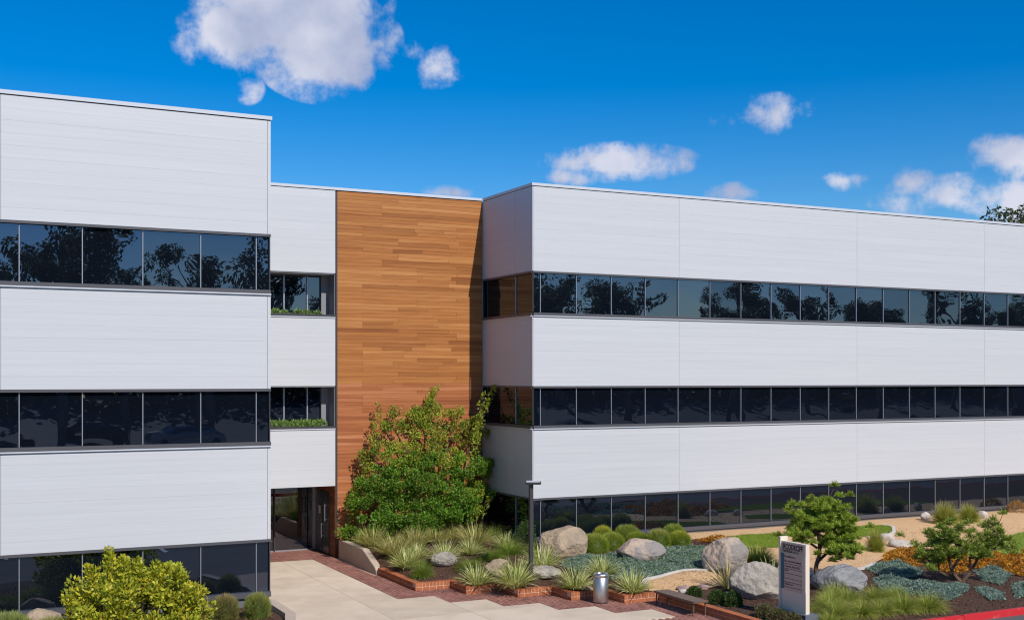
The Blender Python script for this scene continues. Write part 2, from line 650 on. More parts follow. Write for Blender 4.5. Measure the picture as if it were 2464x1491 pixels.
def H(x, y):
    """height of the planted ground above the paving."""
    d = min(dseg(x, y, HP[i], HP[i + 1]) for i in range(len(HP) - 1))
    base = .28 + .30 * ss((y - 25) / 8)
    e = .13 + .07 * ss((y - 21.5) / 2)
    return e + (base - e) * ss(d / 1.6) + .15 * math.exp(-((x - 19.6) / .9) ** 2 - ((y - 27.6) / .6) ** 2) \
        + .012 * math.sin(x * 3.1 + y) * math.sin(y * 2.7 - x * .6) * ss(d / .6)


# ------------------------------------------------------------------ ground, car park, hill
def flat(name, x0, x1, y0, y1, z, mat):
    me = mk(name, [[x0, y0, z], [x1, y0, z], [x1, y1, z], [x0, y1, z]], np.array([[0, 1, 2, 3]]), mat)
    return tag(ob(name, me), None, None, None, 'structure')


flat('ground', -900, 900, -900, 900, -.06, EARTH)
flat('road', -80, 130, -6, 21.2, -.01, ASPH)
gx, gy = np.meshgrid(np.linspace(-80, 130, 43), np.linspace(-6, -70, 33), indexing='ij')
gz = np.clip((-6 - gy) / 28, 0, 1) ** 1.2 * 4.2 - .01
n1, n2 = gx.shape
idx = np.arange(n1 * n2).reshape(n1, n2)
Fh = np.stack([idx[:-1, 1:], idx[1:, 1:], idx[1:, :-1], idx[:-1, :-1]], -1).reshape(-1, 4)
tag(ob('hill', mk('hill', np.stack([gx, gy, gz], -1), Fh, ASPH, smooth=True)), None, None, None, 'structure')
mb = MB()
for i in range(15):
    x = -6 + i * 2.75
    mb.box(x, x + .11, 9.0, 14.2, -.006, -.002)
mb.box(-6, 33, 8.85, 8.96, -.006, -.002)
o = mb.build('parking_lines', PAINT)
o['kind'] = 'structure'

# ------------------------------------------------------------------ paving
base = [(7.6, 21.2), (18.0, 21.2), (18.0, 27.0), (12.6, 34.2), (12.6, 40.5), (7.6, 40.5)]
sheet('pavement_bed', base, lambda x, y: -.004, PAVBASE, step=3)
J = .006
slabs = [
    [(7.7, 38.08), (7.7, 34.6), (10.5, 34.6), (10.5, 38.08)],
    [(7.7, 34.6), (7.7, 31.1), (10.5, 31.1), (10.5, 34.6)],
    [(7.7, 31.1), (7.7, 27.6), (10.5, 27.6), (10.5, 31.1)],
    [(7.2, 27.6), (7.2, 24.1), (10.5, 24.1), (10.5, 27.6)],
    [(10.5, 38.08), (10.5, 34.6), (11.58, 34.6), (11.58, 38.08)],
    [(10.5, 34.6), (10.5, 31.1), (11.58, 31.1), (11.58, 34.6)],
    [(10.5, 31.1), (10.5, 27.6), (12.65, 27.6), (12.65, 30.18), (11.58, 30.18), (11.58, 31.1)],
    [(10.5, 27.6), (10.5, 24.1), (12.65, 24.1), (12.65, 27.6)],
    [(12.65, 29.08), (12.65, 27.6), (14.80, 27.6), (14.80, 27.97), (13.73, 27.97), (13.73, 29.08)],
    [(12.65, 27.6), (12.65, 24.8), (17.02, 24.8), (17.02, 25.88), (15.9, 25.88), (15.9, 26.9), (14.80, 26.9), (14.80, 27.6)],
    [(12.65, 24.8), (12.65, 24.1), (15.6, 24.1), (15.6, 24.8)],
]
pavement = empty('pavement', (11, 30, 0))
pavement['kind'] = 'structure'
for s in slabs:
    cx, cy = sum(p[0] for p in s) / len(s), sum(p[1] for p in s) / len(s)
    bm = bmesh.new()
    vs = [bm.verts.new((x - cx, y - cy, -.05)) for x, y in s]
    f = bm.faces.new(vs)
    bmesh.ops.recalc_face_normals(bm, faces=[f])
    r = bmesh.ops.extrude_face_region(bm, geom=[f])
    top = [v for v in r['geom'] if isinstance(v, bmesh.types.BMVert)]
    for v in top:
        v.co.z = -.04
    tf = [q for q in r['geom'] if isinstance(q, bmesh.types.BMFace)]
    bmesh.ops.inset_region(bm, faces=tf, thickness=.007, depth=0)
    for q in tf:
        for v in q.verts:
            v.co.z = .018
    bmesh.ops.recalc_face_normals(bm, faces=bm.faces)
    me = bpy.data.meshes.new('concrete_slab')
    bm.to_mesh(me)
    bm.free()
    me.materials.append(CONC)
    ob('concrete_slab', me, pavement, (cx, cy, 0))

inner = [(12.55, 38.2), (12.55, 31.2), (13.62, 31.2), (13.62, 30.1), (14.7, 30.1), (14.7, 29.02), (15.78, 29.02), (15.78, 27.94), (16.86, 27.94), (16.86, 26.94), (19, 26.94), (19, 38.2)]
mb = MB()
pw, pl, g = .104, .208, .015
ci = 0
x = 7.66
while x < 17.96:
    y = 22.0 + (ci % 2) * (pl / 2)
    while y < 40.4:
        cx, cy = x + pw / 2, y + pl / 2
        if not any(inside(cx, cy, s) for s in slabs) and not inside(cx, cy, inner) and (cx > 8.3 or cy > 38.0) and not (cx > 12.38 and cy > 34.2) and cy < 40.38 and not (cx < 10.5 and cy < 24.1):
            if cx < 17.9:
                z = .012 + rng.uniform(-.003, .004)
                a, b, c_, d = x + g / 2, x + pw - g / 2, y + g / 2, y + pl - g / 2
                e = .006
                V = [[a, c_, -.02], [b, c_, -.02], [b, d, -.02], [a, d, -.02], [a, c_, z - e], [b, c_, z - e], [b, d, z - e], [a, d, z - e],
                     [a + e, c_ + e, z], [b - e, c_ + e, z], [b - e, d - e, z], [a + e, d - e, z]]
                mb.add(V, [[8, 9, 10, 11], [4, 5, 9, 8], [5, 6, 10, 9], [6, 7, 11, 10], [7, 4, 8, 11]])
        y += pl
    x += pw
    ci += 1
o = mb.build('brick_paving', PAVER, pavement)
o['kind'] = 'stuff'

# ------------------------------------------------------------------ building
RF = 12.5
bld = empty('office_building', (12.4, 38.17, 0))
tag(bld, 'three storey white office building with dark ribbon windows and a cedar clad entrance wall', 'building')
core = MB()
core.box(-20, 7.55, 28.70, 60, .45, 12.2)
core.box(18.03, 75, 34.46, 60, .45, 12.2)
core.box(7.55, 12.43, 40.62, 60, -.02, 12.2)
core.box(12.52, 18.03, 38.24, 60, -.02, 12.2)
core.box(7.55, 12.40, 38.27, 40.62, 9.7, 12.2)
core.box(7.55, 12.40, 38.27, 40.62, 5.92, 8.0)
core.box(7.55, 12.40, 38.27, 40.62, 2.50, 4.25)
core.build('core', CORE, bld)

SP = [(9.60, 12.39), (5.80, 8.13), (2.10, 4.40)]         # white spandrel bands
WN = [(8.13, 9.60), (4.40, 5.80), (.72, 2.10)]           # ribbon windows


def place(plane, axis, u, z, off):
    """point on a facade: axis 'y' faces -Y (u is x), axis 'x' faces -X (u is y); off is depth behind the face."""
    return (u, plane + off, z) if axis == 'y' else (plane + off, u, z)


def fbox(mb, plane, axis, u0, u1, o0, o1, z0, z1):
    if axis == 'y':
        mb.box(u0, u1, plane + o0, plane + o1, z0, z1)
    else:
        mb.box(plane + o0, plane + o1, u0, u1, z0, z1)


def rot_of(axis):
    return None if axis == 'y' else (0, 0, R(-90))


def cladding(plane, axis, u0, u1, z0, z1, bh=.29):
    mb = MB()
    fbox(mb, plane, axis, u0 + .0005, u1 - .0005, .0315, .12, z0 + .004, z1 - .004)
    p = mb.build('cladding_panel', WHITE_BACK, bld, loc=place(plane, axis, (u0 + u1) / 2, z0, .08))
    n = max(1, round((z1 - z0) / bh))
    h = (z1 - z0) / n
    me = bevel_block(u1 - u0 - .006, .03, h - .0006, .0011, WHITE, 'board')
    for k in range(n):
        off = .015 + random.uniform(-.0012, .0012)
        ob('board', me, p, place(plane, axis, (u0 + u1) / 2, z0 + h * (k + .5), off), rot_of(axis))
    return p


def window_band(plane, axis, u0, u1, z0, z1, mull, end_caps=True, mat=None, over=.02):
    mb = MB()
    fbox(mb, plane, axis, u0, u1 + over, -.02, .119, z1 - .065, z1 - .003)          # head
    fbox(mb, plane, axis, u0, u1 + over, -.035, .119, z0 + .003, z0 + .095)         # sill
    w = mb.build('window_band', SILLM, bld, loc=place(plane, axis, (u0 + u1) / 2, z0, 0))
    mb = MB()
    fbox(mb, plane, axis, u0, u1 + over, -.045, .06, z0 - .03, z0 + .001)
    mb.build('sill_flashing', COPING if z0 > 1 else SILLM, w)
    cuts = [u0] + [m for m in mull if u0 + .02 < m < u1 - .02] + [u1]
    for i in range(len(cuts) - 1):
        a, b = cuts[i] + .012, cuts[i + 1] - .012
        me = bevel_block(b - a, .02, z1 - .068 - z0 - .098, .002, mat or GLASS, 'pane')
        rx, rz = random.gauss(0, .0022), random.gauss(0, .0022)
        base_r = 0 if axis == 'y' else R(-90)
        ob('pane', me, w, place(plane, axis, (a + b) / 2, (z0 + .098 + z1 - .068) / 2, .085), (rx, 0, base_r + rz))
    zc = (z0 + .098 + z1 - .068) / 2
    me = bevel_block(.022, .045, z1 - .068 - z0 - .098, .004, ALU, 'mullion')
    for m in cuts[1:-1]:
        ob('mullion', me, w, place(plane, axis, m, zc, .058), rot_of(axis))
    if end_caps:
        me2 = bevel_block(.03, .09, z1 - .068 - z0 - .098, .004, DARK, 'end_frame')
        ob('end_frame', me2, w, place(plane, axis, u1 - .003 if axis == 'y' else u0 + .02, zc, .05), rot_of(axis))
    return w


LM = [1.89 - 1.345 * k for k in range(1, 12)] + [1.89 + 1.345 * k for k in range(0, 5)]
RM = [18.22 + 1.37 * k for k in range(0, 40)]
# left wing
PL = 28.57
for (a, b) in SP:
    for (u0, u1) in [(-12, 1.505), (1.505, 7.535)]:
        cladding(PL, 'y', u0, u1, a, b)
    mb = MB()
    mb.box(7.541, 7.62, PL + .002, PL + .12, a + .002, b - .002)
    mb.box(7.56, 7.619, PL + .12, 38.2, a + .002, b - .002)
    mb.build('corner_trim', WHITE, bld)
for (a, b) in WN:
    window_band(PL, 'y', -12, 7.60, a, b, sorted(LM))
# right wing
PR = 34.33
RJ = [17.9, 23.72, 31.91, 38.74, 46.96, 55.2, 70]
for (a, b) in SP:
    for i in range(len(RJ) - 1):
        cladding(PR, 'y', RJ[i] + (.03 if i == 0 else 0), RJ[i + 1], a, b)
    mb = MB()
    mb.box(17.9, 17.926, PR, PR + .028, a + .002, b - .002)
    mb.build('corner_trim', COPING, bld)
for (a, b) in WN:
    window_band(PR, 'y', 17.93, 70, a, b, RM, end_caps=False, over=0)
# side wall of the right wing, facing the entrance
PX = 17.9
for (a, b) in SP:
    for (u0, u1) in [(PR + .03, 35.65), (35.65, 38.16)]:
        cladding(PX, 'x', u0, u1, a, b, bh=1.2)
for (a, b) in WN:
    window_band(PX, 'x', PR + .05, 38.14, a, b, [35.65], over=0, end_caps=False)
mb = MB()
for (a, b) in WN:
    mb.box(17.895, 17.93, PR - .02, PR + .05, a + .12, b - .07)
mb.build('corner_frame', DARK, bld)
mb = MB()
mb.box(17.96, 70, PR + .02, PR + .12, .30, .688)
mb.box(17.92, 17.95, PR + .12, 38.14, .20, .688)
mb.box(-12, 7.58, PL + .03, PL + .12, .30, .688)
mb.build('plinth', M('plinth_grey', (.13, .13, .14), .8), bld)
# recessed bay between the wings
PM = 38.17
for (a, b) in [(9.60, 12.39), (5.80, 8.17), (2.43, 4.42)]:
    cladding(PM, 'y', 7.62, 12.395, a, b)
for (a, b) in [(8.17, 9.60), (4.42, 5.80)]:
    mb = MB()
    mb.box(7.62, 12.12, PM + .76, PM + .88, a, a + .10)
    mb.box(7.62, 12.12, PM + .76, PM + .88, b - .06, b)
    w = mb.build('window_band', SILLM, bld, loc=(10, PM + .8, a))
    cuts = [7.62, 9.30, 10.84, 11.65, 12.12]
    for i in range(4):
        u0, u1 = cuts[i] + .01, cuts[i + 1] - .01
        ob('pane', bevel_block(u1 - u0, .02, b - a - .164, .002, GLASS, 'pane'), w, ((u0 + u1) / 2, PM + .83, (a + b) / 2 + .02), (random.gauss(0, .002), 0, random.gauss(0, .002)))
    for m in cuts[1:-1]:
        ob('mullion', bevel_block(.045, .07, b - a - .164, .004, ALU, 'mullion'), w, (m, PM + .80, (a + b) / 2 + .02))
    mb = MB()
    mb.box(12.122, 12.394, PM + .70, PM + .95, a + .01, b - .01)
    mb.box(12.375, 12.397, PM + .05, PM + .70, a + .01, b - .01)
    mb.build('jamb', JAMB, bld)
    mb = MB()
    mb.box(7.62, 12.39, PM - .02, PM + .12, a - .045, a + .03)
    mb.box(7.62, 12.374, PM + .12, PM + .76, a - .03, a + .015)
    mb.build('sill', DARK, bld)
    mb = MB()
    mb.box(7.62, 12.374, PM + .03, PM + .76, b - .03, b - .004)
    mb.build('soffit', WHITE_BACK, bld)
    mb = MB()
    mb.box(7.62, 12.39, PM - .03, PM + .05, a - .08, a - .047)
    mb.build('sill_flashing', COPING, bld)
# cedar wall
mb = MB()
mb.box(12.46, 17.88, PM + .026, PM + .07, 0, 12.39)
ww = mb.build('cedar_wall', CORE, bld, loc=(15.2, PM, 0))
rows = 99
rh = 12.37 / rows
lens = [1.1, 1.5, 1.9, 2.3, 2.8, 3.4]
np_ = 0
for r in range(rows):
    x = 12.464
    z = .01 + rh * (r + .5)
    first = True
    while x < 17.87:
        l = random.choice(lens) if not first else random.choice([.9, 1.6, 2.2, 2.9])
        first = False
        e = x + l
        if 17.87 - e < .9:
            e = 17.87
        w_ = e - x
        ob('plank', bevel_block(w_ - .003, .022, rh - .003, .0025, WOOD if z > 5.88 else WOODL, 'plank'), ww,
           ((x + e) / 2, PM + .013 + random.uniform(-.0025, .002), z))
        np_ += 1
        x = e
print('planks', np_)
mb = MB()
mb.box(12.398, 12.458, PM - .012, PM + .06, 0, 12.36)
mb.build('cedar_trim', DARK, bld)
mb = MB()
mb.box(17.872, 17.898, PM - .02, PM + .02, 0, 12.36)
mb.build('corner_trim', ALU, bld)
# coping along every parapet
cp = MB()
cp.box(-12, 7.65, PL - .03, PL + .35, 12.41, RF)
cp.box(7.651, 17.86, PM - .03, PM + .35, 12.41, RF)
cp.box(17.87, 70, PR - .03, PR + .30, 12.41, RF)
cp.box(17.87, 18.20, PR + .301, PM - .031, 12.41, RF)
cp.box(7.35, 7.65, PL + .351, PM + .3, 12.41, RF)
cp.build('coping', COPING, bld)
cp = MB()
cp.box(-12, 7.61, PL + .01, PL + .33, 12.391, 12.412)
cp.box(7.62, 17.86, PM + .01, PM + .33, 12.391, 12.412)
cp.box(17.91, 70, PR + .01, PR + .28, 12.391, 12.412)
cp.box(17.91, 18.18, PR + .281, PM, 12.391, 12.412)
cp.build('coping_shadow_gap', DARK, bld)
# entrance
ent = empty('entrance', (11.0, 40.4, 0))
ent.parent = bld
ent.location = Vector((11.0, 40.4, 0)) - WLOC[bld.name]
mb = MB()
mb.box(7.62, 12.39, 38.30, 40.6, 2.43, 2.47)
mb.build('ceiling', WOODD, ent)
gl = [(7.70, 9.30), (9.34, 10.86), (10.92, 12.26)]
for (a, b) in gl:
    ob('storefront_pane', bevel_block(b - a, .02, 2.33, .002, GLASSE, 'pane'), ent, ((a + b) / 2, 40.42, 1.22), (0, 0, random.gauss(0, .002)))
mb = MB()
mb.box(10.865, 10.915, 40.33, 40.47, .01, 2.42)
mb.box(9.305, 9.335, 40.36, 40.47, .01, 2.42)
mb.build('storefront_frame', DARK, ent)
mb = MB()
mb.box(12.265, 12.375, 40.34, 40.47, .02, 2.40)
mb.build('storefront_post', ALU, ent)
mb = MB()
mb.box(7.65, 12.26, 40.36, 40.46, .006, .05)
mb.build('threshold', ALU, ent)
mb = MB()
mb.box(12.36, 12.40, 38.80, 40.28, .02, 2.15)
door = mb.build('door', DOORM, ent)
mb = MB()
mb.box(12.352, 12.36, 38.83, 40.25, .06, .10)
mb.box(12.345, 12.36, 39.50, 39.53, .05, 2.12)
mb.build('door_frame', SILLM, ent)
mb = MB()
mb.add(*tube_arrays([(12.30, 39.05, 1.15), (12.30, 39.05, 1.75)], .022, 8))
mb.box(12.30, 12.36, 39.04, 39.06, 1.2, 1.22)
mb.box(12.30, 12.36, 39.04, 39.06, 1.68, 1.70)
mb.add(*tube_arrays([(12.30, 39.42, .55), (12.30, 39.42, 1.05)], .02, 8))
mb.box(12.30, 12.36, 39.41, 39.43, .6, .62)
mb.box(12.30, 12.36, 39.41, 39.43, 1.0, 1.02)
mb.build('door_handle', NOTICE, ent)
mb = MB()
mb.box(12.352, 12.357, 39.72, 39.92, 1.35, 1.62)
mb.build('door_notice', NOTICE, ent)
mb = MB()
mb.box(12.405, 12.44, 38.22, 40.62, .0, 2.43)
ret = mb.build('entrance_return', CORE, ent)
for r in range(18):
    z = .07 + r * .135
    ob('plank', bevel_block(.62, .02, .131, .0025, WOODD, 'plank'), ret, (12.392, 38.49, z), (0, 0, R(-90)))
for z0, z1 in ((2.16, 2.42),):
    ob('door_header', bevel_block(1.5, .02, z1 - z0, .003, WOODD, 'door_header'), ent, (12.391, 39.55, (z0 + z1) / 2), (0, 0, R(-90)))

# ------------------------------------------------------------------ stepped brick planter wall
T = .22


def brick_wall(name, path, loc, label, inner_side, budget):
    """two courses: stretchers below, bricks on edge across the wall above. path steps along the axes."""
    root = empty(name, loc)
    tag(root, label, 'planter wall')
    cnt = 0
    mb_m = MB()
    rest = MB()
    segs = []
    for i in range(len(path) - 1):
        segs.append((i, path[i], path[i + 1]))
    allb = []
    for i, a, b in segs:
        hx = abs(a[1] - b[1]) < 1e-6                # runs along x (faces the camera)
        if hx:
            x0, x1 = min(a[0], b[0]), max(a[0], b[0])
            if i + 1 < len(segs):
                x1 += T
            mb_m.box(x0 + .006, x1 - .006, a[1] + .006, a[1] + T - .006, -.02, .222 - .004)
            L_ = x1 - x0
        else:
            y0, y1 = min(a[1], b[1]), max(a[1], b[1])
            if i > 0:
                y1 -= 0
            lo = y0 + (T if i + 1 < len(segs) else 0)
            mb_m.box(a[0] + .006, a[0] + T - .006, lo, y1 - .001, -.02, .222 - .004)
            y0 = lo
            L_ = y1 - y0
        n = max(1, round(L_ / .108))
        w = L_ / n
        for k in range(n):                          # rowlock course, brick runs across the wall
            t = (k + .5) * w
            if hx:
                allb.append(((x0 + t, a[1] + T / 2, .168), (w - .011, T, .112), 0))
            else:
                allb.append(((a[0] + T / 2, y0 + t, .168), (w - .011, T, .112), 1))
        n = max(1, round(L_ / .216))
        w = L_ / n
        off = 0 if i % 2 else .5
        edges = [0] + [(k + off) * w for k in range(n + 1) if .05 < (k + off) * w < L_ - .05] + [L_]
        for k in range(len(edges) - 1):
            t = (edges[k] + edges[k + 1]) / 2
            w2 = edges[k + 1] - edges[k]
            if hx:
                allb.append(((x0 + t, a[1] + T / 2, .055), (w2 - .011, T, .09), 0))
            else:
                allb.append(((a[0] + T / 2, y0 + t, .055), (w2 - .011, T, .09), 1))
    order = sorted(range(len(allb)), key=lambda q: allb[q][0][0] * .447 + allb[q][0][1] * .895)
    for q, j in enumerate(order):
        (c, d, r) = allb[j]
        if q < budget:
            ob('brick', bevel_block(d[0], d[1], d[2], .004, BRICK, 'brick'), root, (c[0] + random.uniform(-.0015, .0015), c[1], c[2] + random.uniform(-.001, .001)), (0, 0, 0 if r == 0 else R(-90)))
        else:
            if r == 0:
                rest.box(c[0] - d[0] / 2, c[0] + d[0] / 2, c[1] - d[1] / 2, c[1] + d[1] / 2, c[2] - d[2] / 2, c[2] + d[2] / 2)
            else:
                rest.box(c[0] - d[1] / 2, c[0] + d[1] / 2, c[1] - d[0] / 2, c[1] + d[0] / 2, c[2] - d[2] / 2, c[2] + d[2] / 2)
    mb_m.build('mortar', MORTAR, root)
    if rest.n:
        o = rest.build('brickwork', BRICKS, root)
        o['kind'] = 'stuff'
    return root


brick_wall('planter_wall', WALL[:11], (15.0, 29.0, 0), 'stepped low red brick planter wall zigzagging beside the entrance walk', 1, 300)
brick_wall('brick_edging', [(17.90, 26.88 - .001), (17.90, 21.6)], (17.9, 24.5, 0), 'straight low red brick wall running behind the bench towards the sign', 1, 200)

# tapered concrete wall by the entrance
x0, x1 = 12.44, 12.66
prof = [(37.95, -.02), (37.95, .64), (35.56, .63), (34.42, .22), (34.26, .10), (34.26, -.02)]
V = [(x0, y, z) for y, z in prof] + [(x1, y, z) for y, z in prof]
n = len(prof)
bm = bmesh.new()
bv = [bm.verts.new((v[0] - 12.5, v[1] - 36, v[2])) for v in V]
bm.faces.new(bv[:n])
bm.faces.new(bv[n:][::-1])
for i in range(n):
    bm.faces.new([bv[i], bv[i + n], bv[(i + 1) % n + n], bv[(i + 1) % n]])
bmesh.ops.recalc_face_normals(bm, faces=bm.faces)
bmesh.ops.bevel(bm, geom=bm.edges[:], offset=.012, segments=2, affect='EDGES')
me = bpy.data.meshes.new('concrete_wall')
bm.to_mesh(me)
bm.free()
me.materials.append(WALLC)
tag(ob('concrete_wall', me, None, (12.5, 36, 0)), 'low tan concrete wall with a sloping end beside the cedar wall', 'wall')


def ribbon(name, pts, w, z0f, hh, mat, closed=False, smooth=True):
    """a kerb of width w and height hh along pts, top following z0f."""
    P = np.array(pts, float)
    d = np.gradient(P, axis=0)
    nn = np.stack([-d[:, 1], d[:, 0]], 1)
    nn /= np.linalg.norm(nn, axis=1, keepdims=True)
    A, B = P + nn * w / 2, P - nn * w / 2
    V, F = [], []
    for a, b in zip(A, B):
        za, zb = z0f(*a), z0f(*b)
        zt = max(za, zb) + hh
        V += [(a[0], a[1], za - .1), (a[0], a[1], zt), (b[0], b[1], zt), (b[0], b[1], zb - .1)]
    for i in range(len(P) - 1):
        for j in range(3):
            F.append([4 * i + j, 4 * i + j + 1, 4 * i + 5 + j, 4 * i + 4 + j])
    F += [[0, 1, 2, 3][::-1], [4 * (len(P) - 1) + k for k in range(4)]]
    me = mk(name, V, np.array(F), mat)
    bm = bmesh.new()
    bm.from_mesh(me)
    bmesh.ops.recalc_face_normals(bm, faces=bm.faces)
    bm.to_mesh(me)
    bm.free()
    return ob(name, me)


def spline(pts, n=10):
    P = [np.array(p, float) for p in pts]
    P = [2 * P[0] - P[1]] + P + [2 * P[-1] - P[-2]]
    out = []
    for i in range(1, len(P) - 2):
        for k in range(n):
            t = k / n
            out.append(.5 * ((2 * P[i]) + (-P[i - 1] + P[i + 1]) * t + (2 * P[i - 1] - 5 * P[i] + 4 * P[i + 1] - P[i + 2]) * t * t + (-P[i - 1] + 3 * P[i] - 3 * P[i + 1] + P[i + 2]) * t ** 3))
    out.append(P[-2])
    return out


# left bed: retaining kerb, soil
o = ribbon('retaining_kerb', [(7.60, 28.52), (7.60, 27.6), (7.60, 26.75), (7.30, 25.7), (6.9, 24.2)], .24, lambda x, y: .0, .60, WALLC)
tag(o, 'low concrete retaining kerb running from the left wing corner beside the walk', 'kerb')
LZ = .47
sheet('left_bed', [(-8, 22), (6.4, 22), (6.9, 24.2), (7.3, 25.7), (7.55, 26.75), (7.55, 28.7), (-8, 28.7)], lambda x, y: LZ + .015 * math.sin(x * 4) * math.sin(y * 5), SOIL, .3)
# right garden bed
bed = [(12.6, 38.25), (12.6, 31.25), (13.68, 31.25), (13.68, 30.15), (14.76, 30.15), (14.76, 29.07), (15.84, 29.07), (15.84, 27.99), (16.92, 27.99), (16.92, 26.99), (18.02, 26.99), (18.02, 21.3), (62, 21.3), (62, 34.45), (17.98, 34.45), (17.98, 38.25)]
sheet('garden_bed', bed, H, SOIL, .35)
# red kerb
kb = MB()
x = 14.0
while x < 62:
    kb.box(x + .004, x + 3.046, 21.14, 21.30, -.05, .15)
    x += 3.05
bm = bmesh.new()
o = kb.build('red_kerb', RED)
bm.from_mesh(o.data)
bmesh.ops.bevel(bm, geom=[e for e in bm.edges if all(v.co.z > .1 for v in e.verts)], offset=.02, segments=2, affect='EDGES')
bm.to_mesh(o.data)
bm.free()
tag(o, 'red painted roadside kerb along the front of the planted bed', 'kerb')

SANDZ = lambda x, y: H(x, y) + .022
sandR = [(23.2, 34.4), (62, 34.4), (62, 28.6), (37.5, 30.6), (35.41, 29.62), (34.56, 29.52), (32.44, 28.25), (29.53, 28.4), (28.17, 28.6), (26.12, 27.4), (25.21, 27.01), (23.74, 26.91), (22.6, 26.6), (22.2, 27.4), (23.6, 29.6), (25.2, 31.2), (26.9, 32.6), (24.82, 32.84), (23.2, 32.9)]
sheet('sand_ground', sandR, SANDZ, SANDM, .4)
sandM = [(17.72, 27.36), (18.24, 27.92), (18.8, 27.98), (19.4, 28.15), (20.1, 28.4), (20.5, 28.25), (20.3, 27.3), (19.94, 26.5), (19.3, 26.42), (18.7, 26.25), (18.1, 26.5)]
sheet('sand_mound', sandM, SANDZ, SANDM, .2)
lawn1 = [(24.2, 32.7), (24.9, 32.85), (27.0, 32.84), (26.2, 31.6), (25.3, 30.5), (24.0, 30.6), (23.7, 31.6)]
lawn2 = [(29.3, 31.0), (30.07, 31.05), (30.63, 31.3), (31.3, 31.9), (31.75, 32.5), (31.7, 32.85), (30.9, 32.9), (29.6, 32.6), (28.6, 32.0)]
lawn3 = [(31.2, 27.6), (32.03, 28.15), (33.4, 28.9), (34.63, 29.5), (36.5, 29.95), (40, 30.4), (40, 27.5), (33, 25.8), (30.7, 26.3)]
LZF = lambda x, y: H(x, y) + .034
for p in (lawn1, lawn2, lawn3):
    sheet('lawn_soil', p, LZF, LAWNB, .3)
for nme, pts, lab in [
        ('edging_strip', [(17.9, 27.66), (18.24, 27.99), (18.8, 28.06), (19.4, 28.22), (20.1, 28.47), (20.55, 28.3)], 'pale curved concrete edging behind the small sand mound'),
        ('edging_strip', [(29.2, 30.9), (30.07, 30.98), (30.68, 31.24), (31.36, 31.86), (31.85, 32.5), (31.75, 32.95)], 'pale curved edging round the small grass patch in the sand'),
        ('edging_strip', [(22.5, 26.5), (23.24, 26.78), (24.3, 26.85), (25.21, 26.92), (26.1, 27.3)], 'pale edging along the near side of the sand behind the grey slab boulder')]:
    tag(ribbon(nme, spline(pts, 6), .11, H, .06, EDGE), lab, 'edging', 'pale garden edgings')

# ------------------------------------------------------------------ boulders
_ico = {}


def ico(sub):
    if sub not in _ico:
        bm = bmesh.new()
        bmesh.ops.create_icosphere(bm, subdivisions=sub, radius=1)
        _ico[sub] = (np.array([v.co[:] for v in bm.verts]), np.array([[v.index for v in f.verts] for f in bm.faces]))
        bm.free()
    return _ico[sub]


def boulder(name, x, y, w, h, mat, seed, label, cat='boulder', group=None, cuts=5, rot=0.0, depth=.8, back=.38, sub=5, peak=None, boxy=.0, z=None):
    r = math.hypot(x, y)
    x, y = x + x / r * w * back, y + y / r * w * back
    V, F = ico(sub)
    V = V.copy()
    rs = np.random.default_rng(seed)
    if boxy:
        V = np.sign(V) * np.abs(V) ** (1 - boxy)
    for _ in range(cuts):
        nv = nrm(rs.normal(size=3) * np.array([1, 1, .8]))
        d = rs.uniform(.62, .85)
        s = V @ nv
        V = V - np.clip(s - d, 0, None)[:, None] * nv * .88
    off = rs.uniform(0, 90, 3)
    nn = np.array([noise.fractal(Vector(v * 1.3 + off), .7, 2.1, 5) for v in V])
    n2 = np.array([noise.fractal(Vector(v * 6 + off), .9, 2.1, 3) for v in V])
    V = V * (1 + .07 * nn + .022 * n2)[:, None]
    for _ in range(cuts + 2):
        nv = nrm(rs.normal(size=3) * np.array([1, 1, .9]))
        sd_ = V @ nv
        d = np.quantile(sd_, rs.uniform(.90, .965))
        V = V - np.clip(sd_ - d, 0, None)[:, None] * nv * .93
    if peak is not None:
        V[:, 0] += peak * np.clip(V[:, 2], 0, None)
    mx, mn = V.max(0), V.min(0)
    V = V / np.array([(mx[0] - mn[0]) / 2, (mx[1] - mn[1]) / 2, mx[2]])
    V = V * np.array([w / 2, w / 2 * depth, h * .66])
    a = R(-26.5 + rot) - math.atan2(0, 1)
    c, s = math.cos(a), math.sin(a)
    V = np.stack([V[:, 0] * c - V[:, 1] * s, V[:, 0] * s + V[:, 1] * c, V[:, 2]], 1)
    zz = H(x, y) if z is None else z
    o = ob(name, mk(name, V, F, mat, smooth=True), None, (x, y, zz + h * .34))
    return tag(o, label, cat, group)


G = 'garden boulders'
boulder('boulder', 17.50, 31.75, 1.54, .86, ROCKT, 4, 'largest tan boulder just right of the lamp post', group=G, cuts=6, boxy=.25)
boulder('boulder', 19.23, 29.92, 1.50, .66, ROCK2, 8, 'long pinkish grey boulder lying in the blue juniper', group=G, cuts=4)
boulder('boulder', 20.73, 27.85, 1.40, 1.0, ROCK2, 15, 'tall two tone boulder behind the small sand mound', group=G, cuts=4, peak=.35)
boulder('boulder', 19.35, 24.45, 1.55, .92, ROCKG, 22, 'big weathered grey boulder immediately left of the sign', group=G, cuts=3)
boulder('boulder', 22.03, 24.38, 1.50, .68, ROCKS, 30, 'smooth blue grey slab boulder right of the sign', group=G, cuts=7, peak=.25)
boulder('boulder', 13.75, 32.05, .80, .37, ROCKG, 41, 'small rounded grey boulder in the mulch behind the first brick corner', group=G, cuts=2)
boulder('boulder', 14.75, 30.6, .72, .46, ROCKT, 47, 'pointed tan boulder half hidden behind striped grass left of the lamp', group=G, peak=.4)
boulder('boulder', 15.75, 29.55, .98, .30, ROCKG, 52, 'flat grey boulder behind the foot of the lamp post', group=G, cuts=3)
